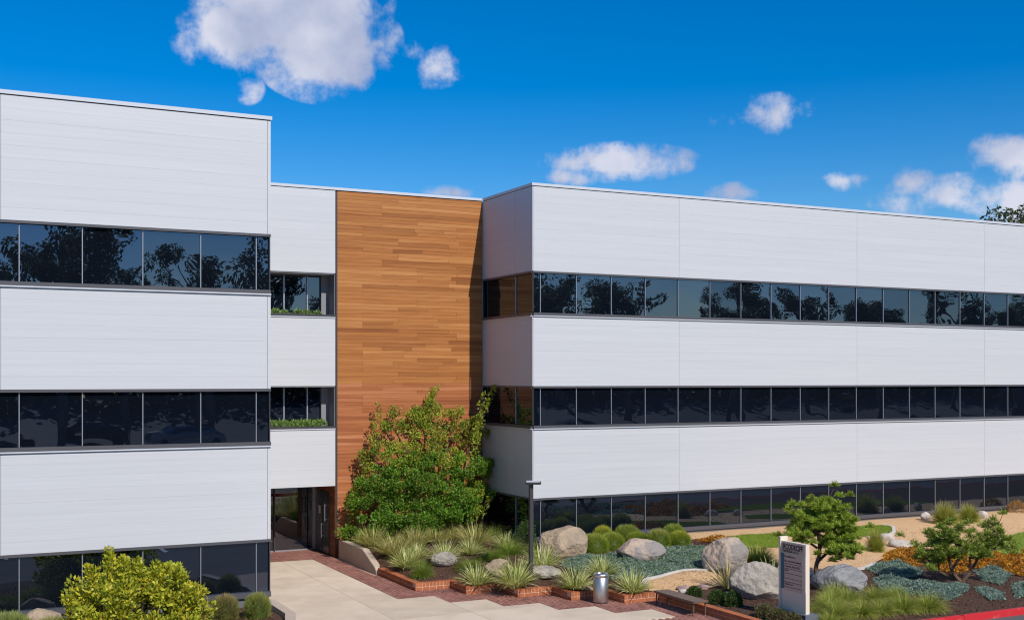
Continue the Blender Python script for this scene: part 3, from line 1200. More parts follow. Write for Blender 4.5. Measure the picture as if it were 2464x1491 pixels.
G2 = 'small garden rocks'
boulder('rock', 34.37, 33.28, .42, .34, ROCKW, 61, 'white rock left of the twin fountain grasses by the far windows', 'rock', G2, sub=3)
boulder('rock', 36.70, 32.63, .45, .34, ROCKW, 62, 'white rock right of the twin fountain grasses by the far windows', 'rock', G2, sub=3)
boulder('rock', 29.36, 30.11, .55, .26, ROCKW, 63, 'white rock at the end of the curved grass edging', 'rock', G2, sub=3)
boulder('rock', 28.77, 28.94, .78, .26, ROCKW, 64, 'flat topped white rock above the orange groundcover', 'rock', G2, sub=3, boxy=.4)
boulder('rock', 18.97, 26.35, .35, .15, ROCKR, 65, 'purple red rock in front of the small sand mound', 'rock', G2, sub=3)
boulder('rock', 18.55, 26.65, .36, .12, ROCKR, 66, 'reddish flat rock behind the bench end', 'rock', G2, sub=3)
boulder('rock', 18.29, 26.25, .34, .15, ROCKW, 67, 'pale flat rock peeking over the bench top', 'rock', G2, sub=3)
boulder('rock', 16.35, 28.0, .36, .13, ROCKT, 68, 'low flat tan rock beside the litter bin', 'rock', G2, sub=3)
boulder('rock', 2.32, 27.6, .85, .50, ROCKT, 69, 'smooth tan rock among grasses under the left wing windows', 'rock', G2, sub=4, cuts=1, z=LZ)
boulder('rock', 3.95, 24.2, .34, .42, ROCKW, 70, 'white stone showing through the yellow shrub', 'rock', G2, sub=3, z=LZ)

# ------------------------------------------------------------------ grasses
CREAM = [(.84, .80, .36), (.72, .72, .26), (.88, .84, .48), (.50, .56, .13), (.28, .36, .06), (.16, .23, .03)]
OLIVE = [(.74, .66, .28), (.58, .55, .18), (.40, .41, .10), (.44, .34, .13), (.24, .27, .05)]


def grass_mesh(name, n, r0, L, w, lean, droop, pal, segs=4, lvar=.35, var=.2, tipcol=None, up=0):
    V, F, k = blade_arrays(n, r0, L, w, lean, droop, segs, lvar, up)
    c = np.repeat(pick_cols(n, pal, var), k, 0)
    if tipcol is not None:
        t = np.tile(np.repeat(np.linspace(0, 1, segs + 1), 2), n)[:, None] ** 2
        c = c * (1 - t) + np.array(tipcol) * t
    return mk(name, V, F, BLADE, c, smooth=False)


flax_lily = [grass_mesh('striped_grass', n_, .12, l_, .026, le_, dr_, CREAM) for n_, l_, le_, dr_ in ((430, .88, .95, .62), (360, .80, 1.08, .5), (480, .92, .88, .8), (330, .84, 1.0, .7), (400, .78, 1.15, .35))]
flax_olive = [grass_mesh('striped_grass', 480, .17, .92, .024, .92, .6, OLIVE) for _ in range(2)]
GG = 'variegated strap leaf grasses in the planter'
plants = [
    (12.95, 36.0, .95, 1, 'olive striped grass nearest the concrete wall in the back row'),
    (13.25, 34.75, 1.05, 1, 'biggest olive striped grass, next to the concrete wall end'),
    (14.23, 35.56, .85, 1, 'olive striped grass in the back row below the climbing shrub, right of the biggest one'),
    (15.13, 35.94, .75, 1, 'striped grass in the back row under the middle of the climbing shrub'),
    (16.04, 36.6, .75, 1, 'small farthest striped grass between the back row clumps'),
    (16.02, 34.86, 1.02, 1, 'large olive striped grass at the right end of the back row'),
    (16.79, 34.07, .85, 0, 'bright cream striped grass above the soft green mounds'),
    (13.01, 33.2, .85, 0, 'cream striped grass behind the fine green tuft at the first brick corner'),
    (13.63, 33.85, .75, 0, 'cream striped grass between the two front clumps of the first bed'),
    (14.0, 32.6, .95, 0, 'bright cream striped grass behind the small rounded grey boulder'),
    (15.12, 33.14, .75, 0, 'striped grass left of the soft green mounds'),
    (13.98, 30.2, .98, 0, 'striped grass filling the second brick corner'),
    (14.72, 29.3, 1.08, 0, 'tall striped grass just left of the lamp post'),
    (16.15, 30.35, 1.1, 0, 'striped grass behind the flat boulder right of the lamp post'),
    (16.12, 28.35, 1.05, 0, 'full striped grass in the fourth brick corner'),
    (17.35, 28.95, .85, 0, 'striped grass behind the litter bin'),
    (17.28, 27.2, 1.05, 0, 'full striped grass in the last brick corner right of the litter bin'),
]
for i, (x, y, s, k, lab) in enumerate(plants):
    me = (flax_lily, flax_olive)[k][i % (5, 2)[k]]
    o = ob('striped_grass', me, None, (x, y, H(x, y) - .02), (0, 0, random.uniform(0, 6.28)))
    o.scale = (s * 1.02, s * 1.02, s * 1.05)
    tag(o, lab, 'grass', GG)

SOFT = [(.19, .28, .03), (.25, .33, .045), (.29, .34, .06), (.15, .23, .025)]
soft = [grass_mesh('soft_grass', 1100, .20, .72, .012, 1.2, .8, SOFT, 3) for _ in range(2)]
YG = [(.28, .36, .035), (.35, .40, .045), (.20, .28, .03), (.42, .42, .08)]
tuft = [grass_mesh('fountain_grass', 900, .10, .68, .013, 1.2, .95, YG, 4, tipcol=(.42, .43, .10)) for _ in range(3)]
GS = 'soft fine leaved grasses in the planter'
for i, (x, y, sx, sz, lab) in enumerate([
        (14.40, 31.65, .75, .6, 'soft green grass with browning skirt left of the pointed boulder'),
        (15.34, 32.1, .85, .75, 'soft green grass mound behind the pointed boulder'),
        (16.40, 32.9, 1.0, .75, 'broad soft green grass mound below the bright striped grass'),
        (12.98, 31.85, .62, 1.0, 'fine bright green tuft at the first brick corner'),
        (17.45, 36.2, .8, .9, 'green grass in the far corner by the dark side windows'),
        (17.15, 32.6, .6, .75, 'soft green grass left of the largest tan boulder')]):
    o = ob('soft_grass', soft[i % 2], None, (x, y, H(x, y) - .01), (0, 0, random.uniform(0, 6)))
    o.scale = (sx, sx, sz)
    tag(o, lab, 'grass', GS)
GF = 'fountain grasses along the red kerb'
for i, (x, y, s, lab) in enumerate([
        (21.54, 23.95, .85, 'fountain grass below the left end of the grey slab boulder'),
        (21.41, 23.35, .8, 'fountain grass second row nearest the sign'),
        (22.15, 23.15, .85, 'fountain grass in the middle of the second row'),
        (19.99, 22.2, .95, 'front row fountain grass right beside the sign base'),
        (20.74, 22.15, .9, 'second fountain grass of the front row from the sign'),
        (21.38, 22.12, .8, 'third fountain grass of the front row from the sign'),
        (22.12, 22.14, .95, 'fourth fountain grass of the front row from the sign'),
        (22.84, 22.03, 1.0, 'rightmost fountain grass of the front row by the mulch'),
        (20.85, 23.35, .8, 'fountain grass between the sign and the slab boulder'),
        (20.3, 22.85, .85, 'fountain grass behind the front row beside the sign'),
        (22.75, 23.1, .8, 'fountain grass at the right tip of the grey slab boulder'),
        (19.55, 22.95, .7, 'fountain grass tucked behind the sign base'),
        (19.35, 21.75, .75, 'fountain grass in front of the sign base edge')]):
    o = ob('fountain_grass', tuft[i % 3], None, (x, y, H(x, y) - .01), (0, 0, random.uniform(0, 6)))
    o.scale = (s * 1.05, s * 1.05, s * .95)
    tag(o, lab, 'grass', GF)
mop = grass_mesh('fountain_grass', 1500, .10, .62, .026, 1.45, .4, YG, 3, .25, tipcol=(.45, .42, .10))
for (x, y, s, sz, lab) in [(34.4, 32.3, 1.05, 1.6, 'large round fountain grass between the white rocks, the left of the pair'),
                       (35.8, 32.5, .9, 1.3, 'smaller round fountain grass between the white rocks, the right of the pair'),
                       (22.51, 28.45, 1.25, 1.15, 'broad soft grass mound right of the tall two tone boulder'),
                       (27.70, 28.95, .65, 1.5, 'upright soft grass behind the right side of the tall pine')]:
    o = ob('fountain_grass', mop, None, (x, y, H(x, y)), (0, 0, x))
    o.scale = (s, s, sz)
    tag(o, lab, 'grass')
FLX = [(.55, .45, .16), (.42, .36, .12), (.28, .22, .08), (.66, .58, .26)]
strap = grass_mesh('strap_plant', 30, .08, 1.15, .062, .95, .3, FLX, 5, .3)
strap2 = grass_mesh('strap_plant', 18, .07, 1.05, .062, .65, .25, [(.42, .42, .13), (.30, .34, .10), (.50, .48, .22)], 5, .3)
tag(ob('strap_plant', strap, None, (19.62, 26.1, H(19.6, 26.1))), 'bronze strap leaf plant between sand mound and big grey boulder', 'plant')
tag(ob('strap_plant', strap2, None, (20.9, 25.75, H(20.9, 25.75))), 'sparse yellow striped strap plant behind the big grey boulder', 'plant')
tag(ob('strap_plant', strap2, None, (20.05, 25.95, H(20.05, 25.95)), (0, 0, 2)), 'short strap leaf plant at the foot of the tall two tone boulder', 'plant')


# clipped mound grasses
def mound_mesh(w, h, n, pal, tip=None, bl=.11, bw=.009):
    d = rand_dirs(n)
    d[:, 2] = np.abs(d[:, 2]) * 1.1 - .12
    d = nrm(d)
    r = rng.uniform(.72, 1, n) ** .5
    sq = d.copy()
    C = np.stack([d[:, 0] * w / 2 * r, d[:, 1] * w / 2 * r, np.clip(np.sign(d[:, 2]) * np.abs(d[:, 2]) ** .65, -.1, 1) * h * .86 * r + .02], 1)
    D = nrm(d * np.array([1, 1, .5]) + np.array([0, 0, 1.0]) + rng.normal(0, .22, (n, 3)))
    V, F = leaf_arrays(C, D, rng.uniform(.7, 1.3, n) * bl, bw)
    c = pick_cols(n, pal, .2)
    if tip is not None:
        t = np.clip((d[:, 2:3] - .35) * 1.6, 0, 1)
        t *= rng.uniform(.3, 1, (n, 1))
        c = c * (1 - t) + np.array(tip) * t
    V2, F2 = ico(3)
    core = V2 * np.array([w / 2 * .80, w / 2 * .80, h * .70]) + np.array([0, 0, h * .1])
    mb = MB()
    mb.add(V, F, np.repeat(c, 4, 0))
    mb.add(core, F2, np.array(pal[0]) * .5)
    return mb.mesh('mound_grass', BLADE)


GM = 'clipped grass mounds below the right wing windows'
BG = [(.21, .30, .025), (.27, .34, .035), (.33, .36, .045)]
for (x, y, w, h, tip, lab) in [
        (18.95, 32.1, .82, .56, (.42, .44, .09), 'first round grass mound right of the largest tan boulder'),
        (19.75, 32.35, .74, .50, (.40, .42, .08), 'second grass mound in the row, with a taller yellow one behind'),
        (19.80, 33.0, .62, .66, (.60, .55, .08), 'yellow topped grass mound behind the second of the row'),
        (20.98, 32.75, .66, .38, None, 'small front grass mound in the middle of the row'),
        (20.95, 33.35, .80, .60, (.33, .36, .09), 'larger dull green mound behind the small middle one'),
        (21.36, 32.1, .70, .56, (.50, .44, .16), 'straw topped grass mound right of the middle pair'),
        (22.4, 32.75, .72, .60, (.34, .38, .08), 'back grass mound of the pair at the right end'),
        (22.12, 32.0, .62, .46, (.50, .50, .07), 'yellow front grass mound at the right end of the row')]:
    tag(ob('mound_grass', mound_mesh(w * 1.08, h * 1.05, 3200, BG, tip), None, (x, y, H(x, y))), lab, 'grass', GM)
for (x, y, w, h, pal, tip, lab) in [
        (6.25, 27.45, .52, .52, [(.24, .24, .06), (.30, .26, .09), (.18, .22, .04)], (.40, .30, .13), 'brownish ball of grass left of its green neighbour by the left wing corner'),
        (6.94, 27.2, .52, .55, [(.20, .27, .04), (.27, .32, .06), (.32, .30, .09)], (.36, .36, .10), 'green ball of grass nearest the left wing corner'),
        (1.55, 27.5, 1.0, .52, [(.22, .30, .05), (.3, .36, .08), (.17, .25, .04)], (.36, .38, .12), 'long green grass in the lower left corner under the windows'),
        (2.45, 26.6, .95, .50, [(.28, .32, .06), (.34, .34, .09), (.2, .26, .05)], (.40, .36, .13), 'yellow green grass in front of the smooth tan rock')]:
    tag(ob('mound_grass', mound_mesh(w, h, 2600, pal, tip, .14), None, (x, y, LZ)), lab, 'grass', 'grasses in the left bed')


# small leafy balls
def bush_mesh(name, w, h, n, pal, lf=.035, upb=.4, d=None):
    d = rand_dirs(n)
    d[:, 2] = np.abs(d[:, 2]) - .15
    d = nrm(d)
    lump = np.array([noise.fractal(Vector(q * 2.2), .8, 2, 3) for q in d])
    r = (rng.uniform(.55, 1, n) ** .5) * (1 + .22 * lump)
    C = d * r[:, None] * np.array([w / 2, w / 2, h * .9]) + np.array([0, 0, h * .08])
    D = nrm(d + rng.normal(0, .5, (n, 3)) + np.array([0, 0, upb]))
    V, F = leaf_arrays(C, D, rng.uniform(.7, 1.3, n) * lf, lf * .55)
    return mk(name, V, F, LEAF, np.repeat(pick_cols(n, pal, .25), 4, 0))


BOX = [(.055, .105, .02), (.08, .14, .03), (.11, .17, .04), (.04, .08, .02)]
HEA = [(.15, .15, .05), (.20, .15, .08), (.11, .13, .04), (.23, .19, .10)]
for (x, y, w, h, pal, lab) in [
        (18.42, 25.95, .40, .26, BOX, 'small dark green bush next to the purple red rock behind the bench'),
        (18.42, 24.95, .48, .34, BOX, 'round dark green bush behind the near end of the bench'),
        (18.56, 24.45, .46, .38, BOX, 'round dark green bush against the big grey boulder'),
        (18.42, 23.0, .50, .32, HEA, 'bronze heather like bush behind the brick wall, left of three'),
        (18.42, 22.55, .52, .30, HEA, 'bronze heather like bush behind the brick wall, middle of three'),
        (18.50, 22.05, .42, .28, HEA, 'bronze heather like bush behind the brick wall, nearest the sign base'),
        (17.35, 33.75, .75, .95, BOX, 'dark upright bush left of the largest tan boulder in the building shade'),
        (39.95, 33.75, .85, .5, [(.42, .22, .05), (.5, .28, .07), (.34, .2, .06)], 'orange brown bush against the far right windows')]:
    tag(ob('small_bush', bush_mesh('small_bush', w, h, 2200, pal, .045), None, (x, y, H(x, y))), lab, 'bush')


# ------------------------------------------------------------------ ground covers (uncountable)
def cover(name, poly, dens, pal, lab, cat, hgt=.12, sprig=.13, kind=0, zoff=.0, parentless=True, dot=.5):
    area = abs(sum(poly[i][0] * poly[(i + 1) % len(poly)][1] - poly[(i + 1) % len(poly)][0] * poly[i][1] for i in range(len(poly)))) / 2
    n = int(area * dens)
    P = scatter(poly, n)
    ed = np.array([min(dseg(p[0], p[1], poly[i], poly[(i + 1) % len(poly)]) for i in range(len(poly))) for p in P])
    lump = np.array([.55 + .6 * noise.fractal(Vector((p[0] * 1.7, p[1] * 1.7, 3)), .8, 2, 3) for p in P])
    keep = ed > rng.uniform(-.05, .16, n)
    P, ed, lump = P[keep], ed[keep], lump[keep]
    n = len(P)
    Z = np.array([H(*p) for p in P])
    top = hgt * np.clip(lump, .15, 1.3) * np.clip(ed / .35, .25, 1)
    k = 6
    z = Z + zoff + top * rng.uniform(.35, 1, n)
    C = np.repeat(np.concatenate([P, z[:, None]], 1), k, 0) + rng.normal(0, sprig * .25, (n * k, 3)) * np.array([1, 1, .5])
    if kind == 0:
        D = rand_dirs(n * k)
        D[:, 2] = np.abs(D[:, 2]) * .8 + .15
    else:
        D = rand_dirs(n * k)
        D[:, 2] = np.abs(D[:, 2])
    D = nrm(D)
    L_ = sprig * rng.uniform(.6, 1.2, n * k)
    V, F = leaf_arrays(C, D, L_, L_ * (.36 if kind == 0 else .7))
    c = np.repeat(pick_cols(n, pal, .16), k, 0) * (1 + rng.uniform(-.22, .22, (n * k, 1)))
    o = ob(name, mk(name, V, F, LEAF, np.repeat(c, 4, 0)))
    return tag(o, lab, cat, None, 'stuff')


BLUE = [(.225, .315, .245), (.27, .36, .285), (.32, .40, .315), (.165, .245, .185)]
BLUEG = [(.225, .31, .17), (.27, .345, .19), (.17, .24, .125)]
jun1 = [(17.7, 31.2), (18.3, 31.75), (19.1, 31.15), (19.9, 31.5), (21.25, 31.75), (22.3, 31.5), (23.0, 31.5), (23.0, 30.9), (22.0, 29.9), (20.75, 28.75), (19.9, 28.5), (19.09, 28.2), (18.5, 28.1), (17.8, 28.3), (17.0, 29.0), (16.7, 30.0), (17.1, 31.0)]
cover('juniper_groundcover', jun1, 760, BLUE + BLUEG, 'blue green juniper spread between the tan boulders', 'groundcover', .20, .07)
cover('juniper_groundcover', [(24.5, 25.0), (25.3, 26.85), (26.24, 27.35), (27.2, 27.2), (26.66, 25.9), (26.19, 25.4)], 760, BLUE, 'blue juniper patch below the orange flowers by the tall pine', 'groundcover', .24, .07)
cover('juniper_groundcover', [(23.2, 24.1), (24.32, 25.53), (25.1, 25.7), (24.95, 24.95), (25.5, 23.94), (26.06, 23.7), (25.2, 22.9), (23.8, 22.25), (23.5, 23.2)], 760, BLUE, 'largest blue juniper patch right of the grey slab boulder', 'groundcover', .22, .07)
cover('juniper_groundcover', [(28.08, 25.32), (29.01, 25.05), (28.5, 24.24), (26.8, 23.2), (26.92, 23.9)], 760, BLUE, 'blue juniper patch right of the spreading pine trunk', 'groundcover', .24, .07)
cover('juniper_groundcover', [(25.73, 23.2), (26.19, 23.1), (26.0, 22.35), (25.5, 21.95), (25.0, 22.05)], 760, BLUE, 'small blue juniper patch alone in the mulch by the red kerb', 'groundcover', .2, .07)
cover('juniper_groundcover', [(27.11, 23.1), (28.2, 23.3), (27.4, 22.2), (26.5, 21.9), (25.95, 22.0)], 760, BLUE, 'blue juniper patch at the right edge by the red kerb', 'groundcover', .2, .07)
ORG = [(.66, .29, .022), (.74, .38, .035), (.52, .20, .018), (.40, .22, .03), (.32, .13, .02)]
cover('orange_groundcover', [(23.2, 32.75), (23.63, 32.85), (24.5, 32.7), (24.6, 32.1), (24.1, 31.7), (23.2, 31.8)], 300, ORG, 'small orange groundcover patch in front of the lawn by the windows', 'groundcover', .30, .06, 1)
cover('orange_groundcover', [(26.4, 27.3), (27.3, 28.2), (28.17, 28.75), (29.4, 28.5), (28.4, 27.4), (27.47, 26.7), (26.8, 26.4)], 380, ORG, 'orange groundcover between the two pines', 'groundcover', .38, .06, 1)
cover('orange_groundcover', [(26.9, 25.6), (28.74, 27.5), (29.77, 27.15), (30.6, 26.95), (31.2, 26.6), (32.6, 26.2), (30.2, 24.3), (28.5, 23.7), (28.5, 24.6), (28.3, 25.5), (27.2, 25.1)], 340, ORG, 'orange groundcover behind the spreading pine at the right edge', 'groundcover', .36, .06, 1)


def lawn(poly, n, lab):
    P = scatter(poly, n)
    Z = np.array([LZF(*p) for p in P])
    D = nrm(rng.normal(0, .45, (n, 3)) + np.array([0, 0, 1.0]))
    V, F = leaf_arrays(np.concatenate([P, Z[:, None]], 1), D, rng.uniform(.03, .075, n), .012)
    return tag(ob('lawn', mk('lawn', V, F, BLADE, np.repeat(pick_cols(n, [(.24, .35, .03), (.29, .38, .04), (.33, .38, .06)], .2), 4, 0))), lab, 'lawn', None, 'stuff')


lawn(lawn1, 14000, 'small bright lawn below the windows behind the sign')
lawn(lawn2, 9000, 'curved grass patch ringed by pale edging in the sand')
lawn(lawn3, 26000, 'green lawn at the right edge behind the orange groundcover')

# mulch chips
allp = []
for poly, n, zf in [([(12.7, 37.5), (12.7, 31.3), (13.75, 31.3), (13.75, 30.2), (14.8, 30.2), (14.8, 29.1), (15.9, 29.1), (15.9, 28.0), (17.0, 28.0), (17.0, 27.05), (18.0, 27.2), (17.6, 29), (17.5, 34)], 9000, H),
                    ([(18.15, 26.3), (18.15, 21.4), (30, 21.4), (30, 24.5), (25, 26.5), (22.5, 26), (20, 25)], 12000, H),
                    ([(22.3, 32.6), (24, 32.3), (23.3, 31.5), (19, 32.9), (19.5, 31.2), (18.3, 31.9)], 1800, H),
                    ([(1, 23), (6.4, 23), (7.3, 26.6), (7.3, 28.4), (1, 28.4)], 4500, lambda x, y: LZ)]:
    P = scatter(poly, n)
    Z = np.array([zf(*p) for p in P]) + .012
    allp.append(np.concatenate([P, Z[:, None]], 1))
stray = []
for _ in range(170):
    a_, b_ = random.choice(list(zip(WALL[:-1], WALL[1:])))
    t_ = random.random()
    px_, py_ = a_[0] + (b_[0] - a_[0]) * t_ - abs(random.gauss(0, .35)) - .02, a_[1] + (b_[1] - a_[1]) * t_ - abs(random.gauss(0, .3)) - .02
    stray.append((px_, py_, .024))
P = np.concatenate(allp + [np.array(stray)])
n = len(P)
D = nrm(rng.normal(0, 1, (n, 3)) * np.array([1, 1, .25]))
V, F = leaf_arrays(P, D, rng.uniform(.03, .09, n), rng.uniform(.012, .028, n))
o = ob('mulch', mk('mulch', V, F, CHIPS, np.repeat(pick_cols(n, [(.075, .036, .022), (.11, .055, .034), (.05, .026, .018), (.15, .085, .055)], .3), 4, 0)))
tag(o, 'dark brown bark mulch covering the planted beds', 'mulch', None, 'stuff')
# pebbles and litter on the sand
P = np.concatenate([scatter(sandM, 700), scatter([p for p in sandR if p[0] < 45], 2600)])
n = len(P)
Z = np.array([SANDZ(*p) for p in P]) + .003
D = nrm(rng.normal(0, 1, (n, 3)) * np.array([1, 1, .2]))
V, F = leaf_arrays(np.concatenate([P, Z[:, None]], 1), D, rng.uniform(.02, .08, n), rng.uniform(.012, .03, n))
tag(ob('sand_litter', mk('sand_litter', V, F, CHIPS, np.repeat(pick_cols(n, [(.40, .25, .13), (.50, .34, .2), (.28, .17, .09), (.18, .10, .06)], .2), 4, 0))), 'scattered chips and pebbles lying on the sand', 'litter', None, 'stuff')


# ------------------------------------------------------------------ shrubs and trees
def in_poly_clumps(poly, n, rmin):
    pts = []
    tries = 0
    while len(pts) < n and tries < 40000:
        tries += 1
        x, z = scatter(poly, 1)[0]
        if all((x - a) ** 2 + (z - b) ** 2 > rmin ** 2 for a, b in pts):
            pts.append((x, z))
    return pts


def clump_leaves(C, rad, n, lf, outward, pal, var=.2, squash=.85, up=.35):
    """leaves over the outer part of a ball, pointing outwards."""
    d = rand_dirs(n)
    r = rng.uniform(.35, 1, n) ** .6
    P = C + d * r[:, None] * rad * np.array([1, 1, squash])
    D = nrm(d * outward + rng.normal(0, .6, (n, 3)) + np.array([0, 0, up]))
    V, F = leaf_arrays(P, D, lf * rng.uniform(.7, 1.3, n), lf * .62)
    c = pick_cols(n, pal, var)
    return V, F, np.repeat(c, 4, 0)


# climbing shrub against the cedar wall (outline in metres on the wall: x, height)
out = [(12.75, .3), (12.55, 1.0), (12.75, 1.9), (13.0, 2.35), (13.25, 3.0), (13.5, 3.6), (13.85, 4.3), (14.3, 5.05), (14.7, 4.8), (15.2, 4.95), (15.6, 4.95), (15.95, 5.45), (16.25, 5.0),
       (16.6, 5.0), (17.1, 4.5), (17.4, 4.9), (17.62, 4.95), (17.72, 4.2), (17.7, 3.4), (17.85, 2.9), (17.8, 2.0), (17.3, 1.7), (17.1, .9), (16.9, .3)]
shr = empty('climbing_shrub', (15.4, 37.3, .5))
tag(shr, 'large leafy green climbing shrub sprawling up the cedar wall', 'shrub')
mb = MB()
limbs = []
for (x, z) in [(13.3, 3.6), (14.2, 4.6), (15.3, 4.6), (15.75, 5.6), (16.7, 4.8), (17.55, 5.2), (13.0, 1.8), (17.4, 2.4), (16.4, 3.5), (14.6, 3.0)]:
    p0 = np.array([15.6 + rng.uniform(-.5, 1.0), 37.55, .45])
    p3 = np.array([x, 37.85, z])
    m1 = p0 * .65 + p3 * .35 + np.array([rng.uniform(-.25, .25), -.1, .25])
    m2 = p0 * .3 + p3 * .7 + np.array([rng.uniform(-.2, .2), -.05, .15])
    mb.add(*tube_arrays([p0, m1, m2, p3], [.06, .045, .03, .012], 6))
mb.build('trunk', BARK, shr)
GREEN = [(.115, .24, .022), (.15, .29, .026), (.19, .33, .034), (.07, .155, .018), (.22, .36, .04)]
YEL = [(.31, .40, .035), (.36, .42, .05), (.23, .33, .03), (.42, .41, .055)]
cl = in_poly_clumps(out, 60, .40)
mb = MB()
for (x, z) in in_poly_clumps(out, 120, .27):
    if z < 3.6 and random.random() < .5:
        V, F, cc = clump_leaves(np.array([x, 37.84, z]), .26, 70, .08, .8, GREEN, .2, .9, .3)
        mb.add(V, F, cc)
for (x, z) in cl:
    de = min(dseg(x, z, out[i], out[(i + 1) % len(out)]) for i in range(len(out)))
    big = z < 3.4
    thick = .22 + (1.3 if big else .5) * min(1, de / 1.1)
    yel = z > 3.2 or (x > 16.7 and z > 1.2)
    lr = min(.50, .22 + .45 * de) if big else min(.34, .18 + .3 * de)
    c0 = np.array([x, 37.9 - thick * random.uniform(.6, 1.0), z])
    tint = random.uniform(.85, 1.15)
    nsub = int(5 + 26 * lr) if big else int(4 + 16 * lr)
    for k in range(nsub):
        d = rand_dirs(1)[0]
        d[1] = -abs(d[1]) * .9 + .15
        d[2] = d[2] * .8 + .25
        c = c0 + d * lr * np.array([1.05, .9, .8])
        c[1] = min(c[1], 37.98)
        pal = YEL if (yel and random.random() < .75) else GREEN
        if de < .25 and random.random() < .05:
            pal = [(.17, .10, .03), (.13, .13, .03), (.2, .15, .05)]
        V, F, cc = clump_leaves(c, random.uniform(.13, .21), int(random.uniform(60, 95)) if big else 50, .075, .9, pal, .2, .75, .5)
        mb.add(V, F, cc * tint * random.uniform(.88, 1.12))
for (xa, za, xb, zb) in [(15.3, 4.6, 15.95, 5.75), (15.5, 4.8, 15.7, 5.65), (16.9, 3.6, 17.35, 5.5), (17.0, 4.3, 17.75, 5.75), (16.8, 3.2, 17.3, 5.0), (13.55, 3.8, 13.75, 5.15), (13.1, 2.4, 13.55, 4.1), (12.8, 1.6, 12.9, 2.5), (17.0, 1.3, 17.75, 2.1), (13.2, 3.0, 13.15, 3.6)]:
    for k in range(13):
        t = k / 12
        x, z = xa + (xb - xa) * t + rng.normal(0, .05), za + (zb - za) * t
        pal = YEL if random.random() < .8 else [(.14, .14, .035), (.19, .12, .05)]
        V, F, c = clump_leaves(np.array([x, (36.95 if xa > 16.5 else 37.75) - .2 * (1 - t), z]), .13 * (1.15 - .6 * t), 20, .085, .8, pal)
        mb.add(V, F, c)
mb.build('crown', LEAF, shr)

# yellow green shrub at the front left
ysh = empty('leafy_shrub', (3.9, 25.4, LZ))
tag(ysh, 'yellow green broad leaved shrub in front of the left wing windows', 'shrub')
mb = MB()
ends = []
for k in range(16):
    a = k / 16 * 6.283 + rng.uniform(-.2, .2)
    rr = rng.uniform(.6, 1.45)
    e = np.array([3.9 + .88 * rr * math.cos(a), 25.4 + .8 * rr * math.sin(a), LZ + rng.uniform(.9, 1.7) * (1.15 - .25 * rr)])
    b = np.array([3.9 + .1 * math.cos(a), 25.4 + .1 * math.sin(a), LZ - .05])
    m = b * .5 + e * .5 + np.array([0, 0, .15])
    mb.add(*tube_arrays([b, m, e], [.035, .025, .01], 6))
mb.build('stems', BARK, ysh)
YS = [(.46, .46, .034), (.54, .51, .042), (.36, .40, .028), (.25, .31, .03), (.62, .53, .05)]
mb = MB()
for k in range(190):
    d = rand_dirs(1)[0]
    d[2] = abs(d[2]) * 1.0 - .1
    d = d / np.linalg.norm(d)
    lump = .98 + .26 * noise.noise(Vector(d * 2.6 + np.array([4., 1., 7.]))) + rng.normal(0, .08)
    C = np.array([3.9, 25.4, LZ + .15]) + d * np.array([1.45, 1.25, 1.60]) * lump * rng.uniform(.80, 1.0)
    V, F, c = clump_leaves(C, .18, 85, .10, 1.1, YS, .25, up=.6)
    mb.add(V, F, c * rng.uniform(.82, 1.12))
for (dx, dz) in [(-.62, 2.06), (-.30, 1.88), (-1.05, 1.75), (.42, 1.72), (.05, 1.72), (1.0, 1.5), (-1.5, 1.15), (1.45, 1.1)]:
    for k in range(10):
        t = k / 9
        C = np.array([3.9 + dx * .9 * (.85 + .15 * t), 25.1, LZ + dz * (.72 + .28 * t)])
        V, F, c = clump_leaves(C, .17 * (1.1 - .7 * t), 34, .088, .9, YS, .2, up=.9)
        mb.add(V, F, c)
mb.build('crown', LEAF, ysh)


# pines: twisted limbs with needle tufts
def pine(root, base, limbs, tufts_per, pal, tr=.26, nn=120, seed=0):
    mb = MB()
    tuft_c = []
    for pts, rad in limbs:
        sp = spline(pts, 5)
        rr = np.linspace(rad, rad * .3, len(sp))
        mb.add(*tube_arrays(sp, rr, 7))
        P = np.array(sp)
        for _ in range(tufts_per):
            t = rng.uniform(.45, 1) * (len(P) - 1)
            q = P[int(t)]
            c = q + rng.normal(0, 1, 3) * np.array([tr, tr, tr * .62]) + np.array([0, 0, .07])
            tuft_c.append(c)
            if rng.uniform() < .35:
                mb.add(*tube_arrays([q, (q + c) / 2 + np.array([0, 0, -.02]), c], [.014, .01, .006], 5))
    mb.build('trunk', BARK, root)
    mb = MB()
    for c in tuft_c:
        n = nn
        d = rand_dirs(n)
        d[:, 2] = np.abs(d[:, 2]) * 1.2 - .3
        d = nrm(d)
        P = c + d * rng.uniform(0, .10, (n, 1))
        V, F = leaf_arrays(P, nrm(d + np.array([0, 0, .35])), rng.uniform(.07, .13, n), .015)
        col = np.repeat(pick_cols(n, pal, .2), 4, 0) * rng.uniform(.8, 1.2)
        mb.add(V, F, col)
    mb.build('crown', NEEDLE, root)


def VP(o, r, u, f):
    """offset from a base: r metres right of the view, u up, f away from the camera."""
    return (o[0] + RV.x * r + VV.x * f, o[1] + RV.y * r + VV.y * f, o[2] + u)


